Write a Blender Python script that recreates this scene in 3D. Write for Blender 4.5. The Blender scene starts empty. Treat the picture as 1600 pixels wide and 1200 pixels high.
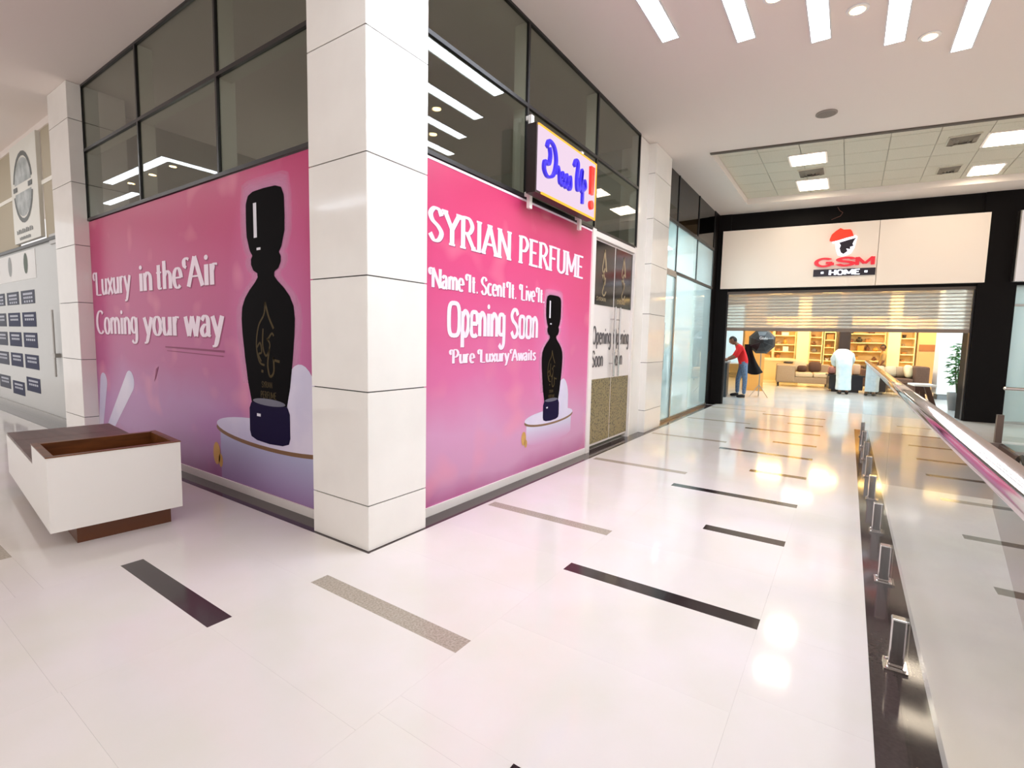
import bpy, bmesh, math, random
from mathutils import Vector, Matrix

random.seed(7)
scene = bpy.context.scene
COL = scene.collection
R = math.radians

# ------------------------------------------------------------------ camera, world, exposure
YAW, PITCH, ROLL = 0.5958, -0.0894, 0.0209
fw = Vector((math.cos(YAW) * math.cos(PITCH), math.sin(YAW) * math.cos(PITCH), math.sin(PITCH)))
rt0 = Vector((math.sin(YAW), -math.cos(YAW), 0.0))
up0 = rt0.cross(fw)
rt = math.cos(ROLL) * rt0 + math.sin(ROLL) * up0
up = -math.sin(ROLL) * rt0 + math.cos(ROLL) * up0
cam_data = bpy.data.cameras.new('camera')
cam = bpy.data.objects.new('camera', cam_data)
COL.objects.link(cam)
m = Matrix.Identity(4)
for i in range(3):
    m[i][0], m[i][1], m[i][2] = rt[i], up[i], -fw[i]
m[0][3], m[1][3], m[2][3] = -2.1365, -2.5916, 1.45
cam.matrix_world = m
cam_data.sensor_width = 36.0
cam_data.lens = 36.0 * 771.8 / 1600.0
cam_data.clip_start = 0.02
cam_data.clip_end = 200
scene.camera = cam

world = bpy.data.worlds.new('hall_light')
scene.world = world
world.use_nodes = True
bg = world.node_tree.nodes['Background']
bg.inputs[0].default_value = (1.0, 0.97, 0.95, 1)
bg.inputs[1].default_value = 1.08

vs = scene.view_settings
vs.view_transform = 'Standard'
vs.look = 'None'
vs.exposure = 0.0
vs.gamma = 1.0
vs.use_curve_mapping = False
scene.cycles.use_denoising = True
scene.cycles.max_bounces = 9
scene.cycles.diffuse_bounces = 5
scene.cycles.glossy_bounces = 5
scene.cycles.transmission_bounces = 6
scene.cycles.transparent_max_bounces = 20
scene.cycles.adaptive_threshold = 0.02
scene.cycles.sample_clamp_indirect = 6.0
scene.cycles.caustics_reflective = False
scene.cycles.caustics_refractive = False

LED = 26.5          # radiance of the white linear lights
HALL = 4.5          # ceiling height
GL = 0.155          # recess of the shopfront glass behind the columns

# ------------------------------------------------------------------ materials
def srgb(c):
    out = []
    for v in c[:3]:
        v = v / 255.0
        out.append(v / 12.92 if v <= 0.04045 else ((v + 0.055) / 1.055) ** 2.4)
    return (out[0], out[1], out[2], 1.0)

MATS = {}
def mat(name, c, rough=0.5, metal=0.0, spec=0.5, emit=None, strength=0.0, coat=0.0):
    if name in MATS:
        return MATS[name]
    mt = bpy.data.materials.new(name)
    mt.use_nodes = True
    b = mt.node_tree.nodes['Principled BSDF']
    b.inputs['Base Color'].default_value = srgb(c)
    b.inputs['Roughness'].default_value = rough
    b.inputs['Metallic'].default_value = metal
    b.inputs['Specular IOR Level'].default_value = spec
    b.inputs['Coat Weight'].default_value = coat
    if emit:
        b.inputs['Emission Color'].default_value = srgb(emit)
        b.inputs['Emission Strength'].default_value = strength
    MATS[name] = mt
    return mt

def nodes(mt):
    nt = mt.node_tree
    return nt, nt.nodes, nt.links, nt.nodes['Principled BSDF']

def noise_mat(name, c1, c2, scale, rough=0.5, detail=4, spec=0.5, stretch=(1, 1, 1), metal=0.0, lo=0.35, hi=0.65, bump=0.0):
    mt = mat(name, c1, rough, metal, spec)
    nt, N, L, b = nodes(mt)
    tc = N.new('ShaderNodeTexCoord')
    mp = N.new('ShaderNodeMapping')
    mp.inputs['Scale'].default_value = stretch
    nz = N.new('ShaderNodeTexNoise')
    nz.inputs['Scale'].default_value = scale
    nz.inputs['Detail'].default_value = detail
    rp = N.new('ShaderNodeValToRGB')
    rp.color_ramp.elements[0].position = lo
    rp.color_ramp.elements[0].color = srgb(c1)
    rp.color_ramp.elements[1].position = hi
    rp.color_ramp.elements[1].color = srgb(c2)
    L.new(tc.outputs['Object'], mp.inputs[0])
    L.new(mp.outputs[0], nz.inputs['Vector'])
    L.new(nz.outputs['Fac'], rp.inputs[0])
    L.new(rp.outputs[0], b.inputs['Base Color'])
    if bump:
        bp = N.new('ShaderNodeBump')
        bp.inputs['Strength'].default_value = bump
        bp.inputs['Distance'].default_value = 0.01
        L.new(nz.outputs['Fac'], bp.inputs['Height'])
        L.new(bp.outputs[0], b.inputs['Normal'])
    return mt

def emissive(name, c, strength):
    if name in MATS:
        return MATS[name]
    mt = bpy.data.materials.new(name)
    mt.use_nodes = True
    N = mt.node_tree.nodes
    N.clear()
    e = N.new('ShaderNodeEmission')
    e.inputs[0].default_value = srgb(c)
    e.inputs[1].default_value = strength
    o = N.new('ShaderNodeOutputMaterial')
    mt.node_tree.links.new(e.outputs[0], o.inputs[0])
    MATS[name] = mt
    return mt

def glass(name, tint=(255, 255, 255), ior=1.5, rough=0.0, haze=0.0, hazec=(220, 235, 235)):
    """thin sheet glass: clear transmission, Fresnel reflection, optional frosted film"""
    mt = bpy.data.materials.new(name)
    mt.use_nodes = True
    N = mt.node_tree.nodes
    L = mt.node_tree.links
    N.clear()
    tr = N.new('ShaderNodeBsdfTransparent')
    tr.inputs[0].default_value = srgb(tint)
    body = tr.outputs[0]
    if haze > 0:
        tl = N.new('ShaderNodeBsdfTranslucent')
        tl.inputs[0].default_value = srgb(hazec)
        df = N.new('ShaderNodeBsdfDiffuse')
        df.inputs[0].default_value = srgb(hazec)
        mx0 = N.new('ShaderNodeMixShader')
        mx0.inputs[0].default_value = 0.45
        L.new(tl.outputs[0], mx0.inputs[1])
        L.new(df.outputs[0], mx0.inputs[2])
        mx1 = N.new('ShaderNodeMixShader')
        mx1.inputs[0].default_value = haze
        L.new(tr.outputs[0], mx1.inputs[1])
        L.new(mx0.outputs[0], mx1.inputs[2])
        body = mx1.outputs[0]
    gl = N.new('ShaderNodeBsdfGlossy')
    gl.inputs['Roughness'].default_value = rough
    fr = N.new('ShaderNodeFresnel')
    fr.inputs[0].default_value = ior
    geo = N.new('ShaderNodeNewGeometry')
    fl = N.new('ShaderNodeMix')
    fl.data_type = 'FLOAT'
    L.new(geo.outputs['Backfacing'], fl.inputs[0])
    L.new(fr.outputs[0], fl.inputs[2])
    fl.inputs[3].default_value = 0.04
    mx = N.new('ShaderNodeMixShader')
    L.new(fl.outputs[0], mx.inputs[0])
    L.new(body, mx.inputs[1])
    L.new(gl.outputs[0], mx.inputs[2])
    o = N.new('ShaderNodeOutputMaterial')
    L.new(mx.outputs[0], o.inputs[0])
    MATS[name] = mt
    return mt

# hall surfaces
def tile_material():
    mt = mat('cream_porcelain', (238, 230, 224), 0.09, 0, 0.5)
    nt, N, L, b = nodes(mt)
    tc = N.new('ShaderNodeTexCoord')
    oi = N.new('ShaderNodeObjectInfo')
    ad = N.new('ShaderNodeVectorMath')
    ad.operation = 'ADD'
    L.new(tc.outputs['Object'], ad.inputs[0])
    L.new(oi.outputs['Location'], ad.inputs[1])
    nz = N.new('ShaderNodeTexNoise')
    nz.inputs['Scale'].default_value = 1.7
    nz.inputs['Detail'].default_value = 5
    L.new(ad.outputs[0], nz.inputs['Vector'])
    rp = N.new('ShaderNodeValToRGB')
    rp.color_ramp.elements[0].position = 0.3
    rp.color_ramp.elements[0].color = srgb((219, 213, 203))
    rp.color_ramp.elements[1].position = 0.7
    rp.color_ramp.elements[1].color = srgb((226, 217, 216))
    L.new(nz.outputs['Fac'], rp.inputs[0])
    hs = N.new('ShaderNodeHueSaturation')
    mr = N.new('ShaderNodeMapRange')
    mr.inputs[3].default_value = 0.985
    mr.inputs[4].default_value = 1.01
    L.new(oi.outputs['Random'], mr.inputs[0])
    L.new(mr.outputs[0], hs.inputs['Value'])
    L.new(rp.outputs[0], hs.inputs['Color'])
    L.new(hs.outputs[0], b.inputs['Base Color'])
    return mt

M_TILE = tile_material()
M_BASE = mat('floor_screed', (214, 206, 198), 0.4)
M_BLACKTILE = noise_mat('black_granite', (38, 28, 30), (50, 38, 40), 60, 0.12)
M_GREYTILE = noise_mat('grey_granite', (150, 138, 124), (178, 167, 152), 90, 0.22)
M_STRIP = noise_mat('brown_granite', (60, 49, 49), (68, 56, 55), 60, 0.07)
M_CEIL = mat('white_gypsum', (236, 226, 219), 0.85, 0, 0.2)
M_COLUMN = noise_mat('column_porcelain', (236, 232, 226), (242, 238, 232), 2.0, 0.1)
M_JOINT = mat('dark_joint', (70, 68, 66), 0.8)
M_BLACKMETAL = mat('black_aluminium', (26, 24, 24), 0.35, 0.0, 0.5)
M_CREAMMETAL = mat('cream_aluminium', (236, 232, 220), 0.5)
M_WHITEFRAME = mat('white_frame', (240, 233, 228), 0.4)
M_GLASS = glass('clear_glass', (222, 224, 219), 1.55)
M_RAILGLASS = glass('railing_glass', (236, 240, 238), 2.0)
M_FROST = glass('frosted_glass', (244, 252, 252), 1.45, 0.02, 0.33, (238, 250, 250))
M_DARKGLASS = glass('bronze_glass', (120, 108, 92), 1.5)
M_STEEL = mat('polished_steel', (205, 200, 198), 0.12, 1.0)
M_SATIN = mat('satin_steel', (170, 165, 160), 0.28, 1.0)
M_WOOD = noise_mat('brown_laminate', (92, 50, 18), (122, 70, 30), 3, 0.35, stretch=(1, 9, 9))
M_WOODDARK = noise_mat('dark_brown_laminate', (88, 60, 54), (104, 74, 66), 3, 0.4, stretch=(9, 1, 9))
M_WHITELAM = mat('white_laminate', (240, 236, 230), 0.3)
M_LED = emissive('cool_led', (236, 244, 255), LED)
M_WARM = emissive('warm_lamp', (255, 214, 150), 45)
M_PANEL = emissive('warm_panel', (255, 236, 210), 19)
M_STOREWARM = emissive('store_lamp', (255, 210, 132), 52)
M_STORECOOL = emissive('store_cool_lamp', (222, 244, 255), 52)
M_DARKROOM = mat('unlit_room_wall', (196, 194, 186), .9)
M_BLACKCLAD = mat('black_cladding', (12, 8, 8), .5, 0, .12)
M_PRINTWHITE = mat('white_vinyl', (246, 226, 240), 0.4)
M_PRINTSHADOW = mat('plum_vinyl', (150, 40, 96), 0.4)

# ------------------------------------------------------------------ mesh helpers
class MB:
    """collects geometry and links it as one mesh object"""
    def __init__(self, T=None):
        self.v, self.f, self.mi, self.sm = [], [], [], []
        self.T = T
        self.cur = 0
        self.smooth = False
    def add(self, vs_, fs):
        n = len(self.v)
        for p in vs_:
            self.v.append(tuple(self.T(*p)) if self.T else tuple(p))
        for f in fs:
            self.f.append([n + i for i in f])
            self.mi.append(self.cur)
            self.sm.append(self.smooth)
        return self
    def box(self, x0, x1, y0, y1, z0, z1):
        x0, x1 = min(x0, x1), max(x0, x1)
        y0, y1 = min(y0, y1), max(y0, y1)
        z0, z1 = min(z0, z1), max(z0, z1)
        return self.add([(x0, y0, z0), (x1, y0, z0), (x1, y1, z0), (x0, y1, z0), (x0, y0, z1), (x1, y0, z1), (x1, y1, z1), (x0, y1, z1)],
                        [(0, 3, 2, 1), (4, 5, 6, 7), (0, 1, 5, 4), (1, 2, 6, 5), (2, 3, 7, 6), (3, 0, 4, 7)])
    def bbox(self, x0, x1, y0, y1, z0, z1, b=0.02):
        """box with chamfered edges (rounded look)"""
        bm = bmesh.new()
        bmesh.ops.create_cube(bm, size=1)
        for v in bm.verts:
            v.co = Vector(((x0 + x1) / 2 + v.co.x * abs(x1 - x0), (y0 + y1) / 2 + v.co.y * abs(y1 - y0), (z0 + z1) / 2 + v.co.z * abs(z1 - z0)))
        b = min(b, abs(x1 - x0) * .45, abs(y1 - y0) * .45, abs(z1 - z0) * .45)
        bmesh.ops.bevel(bm, geom=list(bm.edges), offset=b, segments=3, profile=0.5, affect='EDGES')
        return self.frombm(bm)
    def frombm(self, bm):
        bm.verts.index_update()
        self.add([tuple(v.co) for v in bm.verts], [[v.index for v in f.verts] for f in bm.faces])
        bm.free()
        return self
    def prism(self, poly, a0, a1, axis='z'):
        """2D polygon extruded along an axis; poly in the two other axes (in x,y,z order)"""
        def mk(p, a):
            return {'z': (p[0], p[1], a), 'y': (p[0], a, p[1]), 'x': (a, p[0], p[1])}[axis]
        n = len(poly)
        vs_ = [mk(p, a0) for p in poly] + [mk(p, a1) for p in poly]
        fs = [list(range(n))[::-1], list(range(n, 2 * n))]
        for i in range(n):
            j = (i + 1) % n
            fs.append((i, j, n + j, n + i))
        return self.add(vs_, fs)
    def tube(self, pts, r, seg=10, caps=True):
        pts = [Vector(p) for p in pts]
        n = len(pts)
        rr = r if isinstance(r, (list, tuple)) else [r] * n
        vs_, fs = [], []
        ref = None
        for i, p in enumerate(pts):
            d = (pts[min(i + 1, n - 1)] - pts[max(i - 1, 0)]).normalized()
            if ref is None or abs(ref.dot(d)) > 0.95:
                ref = Vector((0, 0, 1)) if abs(d.z) < 0.9 else Vector((1, 0, 0))
            a = d.cross(ref).normalized()
            b = d.cross(a).normalized()
            for k in range(seg):
                t = 2 * math.pi * k / seg
                vs_.append(tuple(p + (a * math.cos(t) + b * math.sin(t)) * rr[i]))
        for i in range(n - 1):
            for k in range(seg):
                k2 = (k + 1) % seg
                fs.append((i * seg + k, i * seg + k2, (i + 1) * seg + k2, (i + 1) * seg + k))
        if caps:
            fs.append(list(range(seg))[::-1])
            fs.append([(n - 1) * seg + k for k in range(seg)])
        return self.add(vs_, fs)
    def lathe(self, prof, c=(0, 0, 0), seg=20, sx=1.0, sy=1.0):
        vs_, fs = [], []
        n = len(prof)
        for (r_, z) in prof:
            for k in range(seg):
                t = 2 * math.pi * k / seg
                vs_.append((c[0] + r_ * sx * math.cos(t), c[1] + r_ * sy * math.sin(t), c[2] + z))
        for i in range(n - 1):
            for k in range(seg):
                k2 = (k + 1) % seg
                fs.append((i * seg + k, i * seg + k2, (i + 1) * seg + k2, (i + 1) * seg + k))
        fs.append(list(range(seg))[::-1])
        fs.append([(n - 1) * seg + k for k in range(seg)])
        return self.add(vs_, fs)
    def mesh(self, name, mats):
        me = bpy.data.meshes.new(name)
        me.from_pydata(self.v, [], self.f)
        for mt in (mats if isinstance(mats, (list, tuple)) else [mats]):
            me.materials.append(mt)
        me.polygons.foreach_set('material_index', self.mi)
        me.polygons.foreach_set('use_smooth', self.sm)
        me.update()
        return me
    def build(self, name, mats, parent=None, **kw):
        return put(name, self.mesh(name, mats), parent, **kw)

def put(name, me, parent=None, loc=None, label=None, cat=None, group=None, kind=None):
    o = bpy.data.objects.new(name, me)
    COL.objects.link(o)
    if loc is not None:
        o.location = loc
    if parent is not None:
        o.parent = parent
        o.matrix_parent_inverse = WORLD.get(parent.name, Matrix.Identity(4)).inverted()
    tag(o, label, cat, group, kind)
    return o

WORLD = {}
def tag(o, label=None, cat=None, group=None, kind=None):
    if label: o['label'] = label
    if cat: o['category'] = cat
    if group: o['group'] = group
    if kind: o['kind'] = kind
    return o

def thing(name, loc, label, cat, group=None, kind=None):
    o = bpy.data.objects.new(name, None)
    COL.objects.link(o)
    o.location = loc
    o.empty_display_size = 0.1
    WORLD[o.name] = Matrix.Translation(Vector(loc))
    return tag(o, label, cat, group, kind)

def box(name, mt, parent, x0, x1, y0, y1, z0, z1, T=None, **kw):
    return MB(T).box(x0, x1, y0, y1, z0, z1).build(name, mt, parent, **kw)

# skewed frame of the far shopfront: u to the right along its front, d into the shop
_n = math.hypot(1, .13)
EU = Vector((.13, -1, 0)) / _n
ED = Vector((1, .13, 0)) / _n
SO = Vector((10.633, 0, 0))
def S(u, d, z):
    return SO + EU * u + ED * d + Vector((0, 0, z))

# ------------------------------------------------------------------ stroke lettering
def cat_rom(pts, n=7):
    if len(pts) < 3:
        return pts
    out = []
    P_ = [pts[0]] + list(pts) + [pts[-1]]
    for i in range(1, len(P_) - 2):
        p0, p1, p2, p3 = P_[i - 1], P_[i], P_[i + 1], P_[i + 2]
        for k in range(n):
            t = k / n
            out.append(tuple(0.5 * ((2 * p1[j]) + (-p0[j] + p2[j]) * t + (2 * p0[j] - 5 * p1[j] + 4 * p2[j] - p3[j]) * t * t + (-p0[j] + 3 * p1[j] - 3 * p2[j] + p3[j]) * t ** 3) for j in range(2)))
    out.append(pts[-1])
    return out

def arc(cx, cy, rx, ry, a0, a1):
    n = max(6, int(abs(a1 - a0) / 15))
    return [(cx + rx * math.cos(R(a0 + (a1 - a0) * k / n)), cy + ry * math.sin(R(a0 + (a1 - a0) * k / n))) for k in range(n + 1)]

G = {}
def g(ch, w, *strokes):
    G[ch] = (w, strokes)
def l_(*p): return ('l', list(p))
def c_(*p): return ('c', list(p))
def a_(*p): return ('p', arc(*p))
def d_(x, y, r): return ('d', x, y, r)
g(' ', .34)
g('A', .70, l_((.02, 0), (.33, 1)), l_((.33, 1), (.66, 0)), l_((.14, .34), (.54, .34)))
g('C', .62, a_(.36, .5, .3, .5, 48, 312))
g('D', .66, l_((.08, 0), (.08, 1)), c_((.08, 1), (.4, .95), (.6, .5), (.4, .05), (.08, 0)))
g('E', .54, l_((.09, 0), (.09, 1)), l_((.09, 1), (.5, 1)), l_((.09, .52), (.42, .52)), l_((.09, 0), (.52, 0)))
g('F', .50, l_((.09, 0), (.09, 1)), l_((.09, 1), (.5, 1)), l_((.09, .52), (.42, .52)))
g('G', .70, a_(.36, .5, .3, .5, 45, 330), l_((.42, .44), (.66, .44)), l_((.64, .44), (.64, .1)))
g('H', .66, l_((.09, 0), (.09, 1)), l_((.57, 0), (.57, 1)), l_((.09, .5), (.57, .5)))
g('I', .26, l_((.13, 0), (.13, 1)))
g('L', .52, l_((.1, 1), (.1, 0)), l_((.1, 0), (.5, 0)))
g('M', .84, l_((.09, 0), (.09, 1)), l_((.09, 1), (.42, .16)), l_((.42, .16), (.75, 1)), l_((.75, 1), (.75, 0)))
g('N', .68, l_((.08, 0), (.08, 1)), l_((.08, 1), (.6, 0)), l_((.6, 0), (.6, 1)))
g('O', .66, a_(.33, .5, .27, .5, 0, 360))
g('P', .58, l_((.1, 0), (.1, 1)), c_((.1, 1), (.36, .99), (.5, .76), (.36, .5), (.1, .47)))
g('R', .64, l_((.1, 0), (.1, 1)), c_((.1, 1), (.36, .99), (.5, .76), (.36, .52), (.1, .5)), l_((.28, .5), (.58, 0)))
g('S', .54, c_((.48, .8), (.38, .97), (.2, .98), (.07, .8), (.14, .61), (.36, .45), (.48, .26), (.38, .05), (.2, .01), (.05, .2)))
g('U', .64, c_((.09, 1), (.09, .4), (.12, .12), (.32, 0), (.52, .12), (.55, .4), (.55, 1)))
g('Y', .62, l_((.02, 1), (.31, .48)), l_((.6, 1), (.31, .48)), l_((.31, .48), (.31, 0)))
g('a', .48, c_((.07, .5), (.2, .64), (.34, .52), (.35, .1), (.44, .01)), c_((.35, .37), (.18, .35), (.06, .18), (.16, .01), (.35, .14)))
g('c', .43, a_(.25, .32, .19, .32, 50, 312))
g('e', .46, l_((.07, .33), (.41, .33)), a_(.24, .32, .18, .32, 0, 312))
g('g', .48, a_(.21, .35, .16, .29, 0, 360), c_((.38, .63), (.38, .0), (.34, -.24), (.2, -.32), (.06, -.22)))
g('h', .50, l_((.09, 1.02), (.09, 0)), c_((.09, .44), (.22, .63), (.36, .55), (.4, .4), (.4, 0)))
g('i', .22, l_((.11, .63), (.11, 0)), d_(.11, .86, .085))
g('m', .74, l_((.08, .63), (.08, 0)), c_((.08, .44), (.19, .63), (.32, .56), (.36, .4), (.36, 0)), c_((.36, .44), (.48, .63), (.6, .56), (.65, .4), (.65, 0)))
g('n', .48, l_((.08, .63), (.08, 0)), c_((.08, .44), (.2, .63), (.34, .56), (.39, .4), (.39, 0)))
g('o', .47, a_(.235, .32, .18, .32, 0, 360))
g('p', .49, l_((.09, .63), (.09, -.3)), c_((.09, .48), (.24, .64), (.4, .5), (.4, .2), (.26, 0), (.09, .12)))
g('r', .36, l_((.09, .63), (.09, 0)), c_((.09, .4), (.18, .6), (.32, .6)))
g('s', .40, c_((.34, .52), (.22, .63), (.08, .52), (.14, .38), (.28, .27), (.33, .12), (.2, .0), (.05, .1)))
g('t', .34, c_((.15, .9), (.15, .3), (.17, .05), (.3, .04)), l_((.02, .62), (.3, .62)))
g('u', .49, c_((.08, .63), (.08, .22), (.15, .03), (.28, .06), (.39, .22)), l_((.39, .63), (.39, 0)))
g('v', .44, l_((.03, .63), (.22, 0)), l_((.41, .63), (.22, 0)))
g('w', .68, l_((.03, .63), (.18, 0)), l_((.34, .63), (.18, 0)), l_((.34, .63), (.5, 0)), l_((.65, .63), (.5, 0)))
g('x', .46, l_((.04, .63), (.42, 0)), l_((.42, .63), (.04, 0)))
g('y', .46, l_((.03, .63), (.23, .02)), c_((.43, .63), (.25, .06), (.14, -.24), (0, -.3)))
g('.', .2, d_(.1, .05, .065))
g('!', .24, l_((.12, 1), (.12, .34)), d_(.12, .08, .1))
g('d', .5, a_(.2, .32, .16, .3, 0, 360), l_((.4, 1), (.4, 0)))

SWASH = c_((-.06, .66), (-.15, .74), (-.16, .9), (-.06, .98), (.06, .93))

def glyph_polys(ch, thick, thin, serif=0.0, swash='', xh=1.0, sq=1.0):
    """strokes of one glyph, each a list of polygons in glyph units"""
    w, strokes = G[ch]
    st_ = list(strokes)
    if ch in swash:
        st_.append(SWASH)
    out = []
    ys = (lambda y: y * xh) if ch.islower() and ch not in 'ht' else (lambda y: y)
    for s in st_:
        polys = []
        if s[0] == 'd':
            cy = s[2] if s[2] < .5 else s[2] + .63 * (xh - 1)
            out.append([[(s[1] + s[3] * math.cos(t * math.pi / 5), cy + s[3] * math.sin(t * math.pi / 5)) for t in range(10)]])
            continue
        pts = cat_rom(s[1]) if s[0] == 'c' else list(s[1])
        if s[0] == 'p' and sq != 1.0:
            xs_ = [p[0] for p in pts]; yy_ = [p[1] for p in pts]
            cx = (min(xs_) + max(xs_)) / 2; cy = (min(yy_) + max(yy_)) / 2
            rx = (max(xs_) - min(xs_)) / 2; ry = (max(yy_) - min(yy_)) / 2
            pts = [(cx + rx * math.copysign(abs((p[0] - cx) / rx) ** sq, p[0] - cx), cy + ry * math.copysign(abs((p[1] - cy) / ry) ** sq, p[1] - cy)) for p in pts]
        pts = [(p[0], ys(p[1])) for p in pts]
        if serif and s[0] in 'lc':
            for (p, q) in ((pts[0], pts[1]), (pts[-1], pts[-2])):
                if abs(p[1] - q[1]) > 1.2 * abs(p[0] - q[0]) and min(abs(p[1]), abs(p[1] - 1)) < 0.02:
                    b = .05 if p[1] < .5 else -.05
                    out.append([[(p[0] - serif, p[1] - .035), (p[0] + serif, p[1] - .035), (p[0] + serif, p[1] + .035), (p[0] - serif, p[1] + .035)]])
                    out.append([[(p[0] - serif * .8, p[1]), (p[0] + serif * .8, p[1]), (p[0] + thick * .4, p[1] + b * 2.4), (p[0] - thick * .4, p[1] + b * 2.4)]])
        L_, R_ = [], []
        n = len(pts)
        for i in range(n):
            p0 = pts[max(0, i - 1)]
            p1 = pts[min(n - 1, i + 1)]
            if n > 3 and s[0] == 'p' and abs(pts[0][0] - pts[-1][0]) < 1e-6 and abs(pts[0][1] - pts[-1][1]) < 1e-6 and i in (0, n - 1):
                p0, p1 = pts[n - 2], pts[1]
            dx, dy = p1[0] - p0[0], p1[1] - p0[1]
            ln = math.hypot(dx, dy) or 1
            dx, dy = dx / ln, dy / ln
            wd = (thin + (thick - thin) * abs(dy) ** 1.5) / 2
            L_.append((pts[i][0] - dy * wd, pts[i][1] + dx * wd))
            R_.append((pts[i][0] + dy * wd, pts[i][1] - dx * wd))
        for i in range(n - 1):
            polys.append([R_[i], R_[i + 1], L_[i + 1], L_[i]])
        out.append(polys)
    return out, w

def lettering(name, txt, mt, parent, frame, width, cap, thick=.16, thin=.06, serif=0.0, swash='', track=0.03, depth=0.0, xh=1.0, sq=1.0, shadow=None, sh=0.0):
    """one object per character; frame(s, t, k): s along the line, t up, k out of the surface"""
    total = sum(G[c][0] for c in txt) + track * (len(txt) - 1)
    sx = width / total
    x = 0.0
    for ch in txt:
        strokes, w = glyph_polys(ch, thick, thin, serif, swash, xh, sq)
        if strokes:
            def mesh_for(ds, dt, base):
                mb = MB()
                for si, polys in enumerate(strokes):
                    k0 = base + si * .00006
                    for p in polys:
                        q = [((x + a) * sx + ds, b * cap + dt) for a, b in p]
                        n = len(q)
                        if depth <= 0:
                            mb.add([frame(a, b, k0) for a, b in q], [list(range(n))])
                        else:
                            mb.add([frame(a, b, 0) for a, b in q] + [frame(a, b, depth + k0) for a, b in q],
                                   [list(range(n))[::-1], list(range(n, 2 * n))] + [(i, (i + 1) % n, n + (i + 1) % n, n + i) for i in range(n)])
                return mb
            o = mesh_for(0, 0, 0).build(name, mt, parent)
            if shadow:
                mesh_for(sh, -sh, -.0009).build(name + '_shadow', shadow, o)
        x += w + track

# ================================================================== THE SETTING
# ---- floor with tiles and inlaid strips
floor = MB()
floor.box(-9, 10.6, -2.955, 16, -.32, -.002)
floor.box(8.42, 10.6, -10, -2.955, -.32, -.002)
floor.add([tuple(S(-.2, -.3, -.002)), tuple(S(10, -.3, -.002)), tuple(S(10, .02, -.002)), tuple(S(-.2, .02, -.002))], [(0, 3, 2, 1)])
floor.add([(10.6, .2, -.0022), (10.6, -10, -.0022), (12.0, -10, -.0022), (10.6, .2, -.0022)][:3], [(0, 1, 2)])
FLOOR = floor.build('floor', M_TILE, kind='structure', label='glossy cream tiled mall floor with dark and grey inlaid strips')
_tiles = {}
def tile(x0, x1, y0, y1, mt, nm='tile', top=0.0):
    gap = 0.0002 if nm == 'tile' else 0.0
    w, h_ = round(x1 - x0 - 2 * gap, 4), round(y1 - y0 - 2 * gap, 4)
    if w < .01 or h_ < .01:
        return
    key = (w, h_, mt.name)
    if key not in _tiles:
        _tiles[key] = MB().box(0, w, 0, h_, -.0018, 0).mesh(nm, mt)
    put(nm, _tiles[key], FLOOR, loc=(x0 + gap, y0 + gap, top))

def row(y0, y1, x0, x1, bars):
    bars = sorted(bars)
    x = x0
    for b in bars + [(x1, x1, y0, y1, None)]:
        L_ = b[0] - x
        n = max(1, round(L_ / .56)) if L_ > .02 else 0
        for k in range(n):
            tile(x + L_ * k / n, x + L_ * (k + 1) / n, y0, y1, M_TILE)
        if b[4]:
            nm = 'dark_inlay' if b[4] is M_BLACKTILE else 'grey_inlay'
            tile(b[0], b[1], b[2], b[3], b[4], nm)
            tile(b[0], b[1], y0, b[2], M_TILE)
            tile(b[0], b[1], b[3], y1, M_TILE)
        x = b[1]
K, Y_ = M_BLACKTILE, M_GREYTILE
XE = 10.55
row(-2.765, -2.30, -4.4, XE, [])
longs = [(.57, .685), (2.875, 2.985), (5.12, 5.235), (7.2, 7.315), (9.35, 9.46)]
shorts = [(-.93, -.815), (1.84, 1.955), (4.02, 4.135), (6.11, 6.22), (8.3, 8.41)]
row(-2.30, -1.18, -4.4, XE, [(a, b, -2.30, -1.18, K) for a, b in longs] + [(a, b, -2.30, -1.735, K) for a, b in shorts])
greys = [(-.475, -.36), (1.255, 1.365), (3.41, 3.52), (5.6, 5.71), (7.72, 7.83), (9.8, 9.9)]
row(-1.18, -.06, -4.4, XE, [(a, b, -1.18, -.06, Y_) for a, b in greys])
row(-.06, -.018, 0, XE, [])
row(-.06, 1.06, -4.4, -.018, [(-1.045, -.925, -.06, 1.06, K)])
row(1.06, 2.18, -4.4, -.018, [(-1.515, -1.40, 1.74, 2.18, Y_)])
row(2.18, 3.30, -4.4, -.018, [(-1.515, -1.40, 2.18, 2.86, Y_)])
for k in range(7):
    row(3.30 + 1.12 * k, 4.42 + 1.12 * k, -2.8, -.018, [])
box('dark_strip', M_STRIP, FLOOR, -.018, 10.2, -.018, GL + .03, -.0018, .001)
box('dark_strip', M_STRIP, FLOOR, -.018, GL + .03, GL + .03, 12.5, -.0018, .001)
box('dark_strip', M_STRIP, FLOOR, -4.4, 8.42, -2.958, -2.765, -.0018, .002)
box('edge_fascia', M_STRIP, FLOOR, -9, 8.42, -2.975, -2.957, -.32, .0015)
box('edge_fascia', mat('grey_fascia', (112, 98, 92), .5), FLOOR, 8.40, 8.42, -10, -2.975, -.9, .0)

# ---- lower hall floor seen through the void
LOW = box('floor_lower', noise_mat('lower_floor', (206, 194, 182), (216, 204, 192), 1.2, .25), None, -12, 40, -24, 6, -4.75, -4.6, kind='structure')

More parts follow.
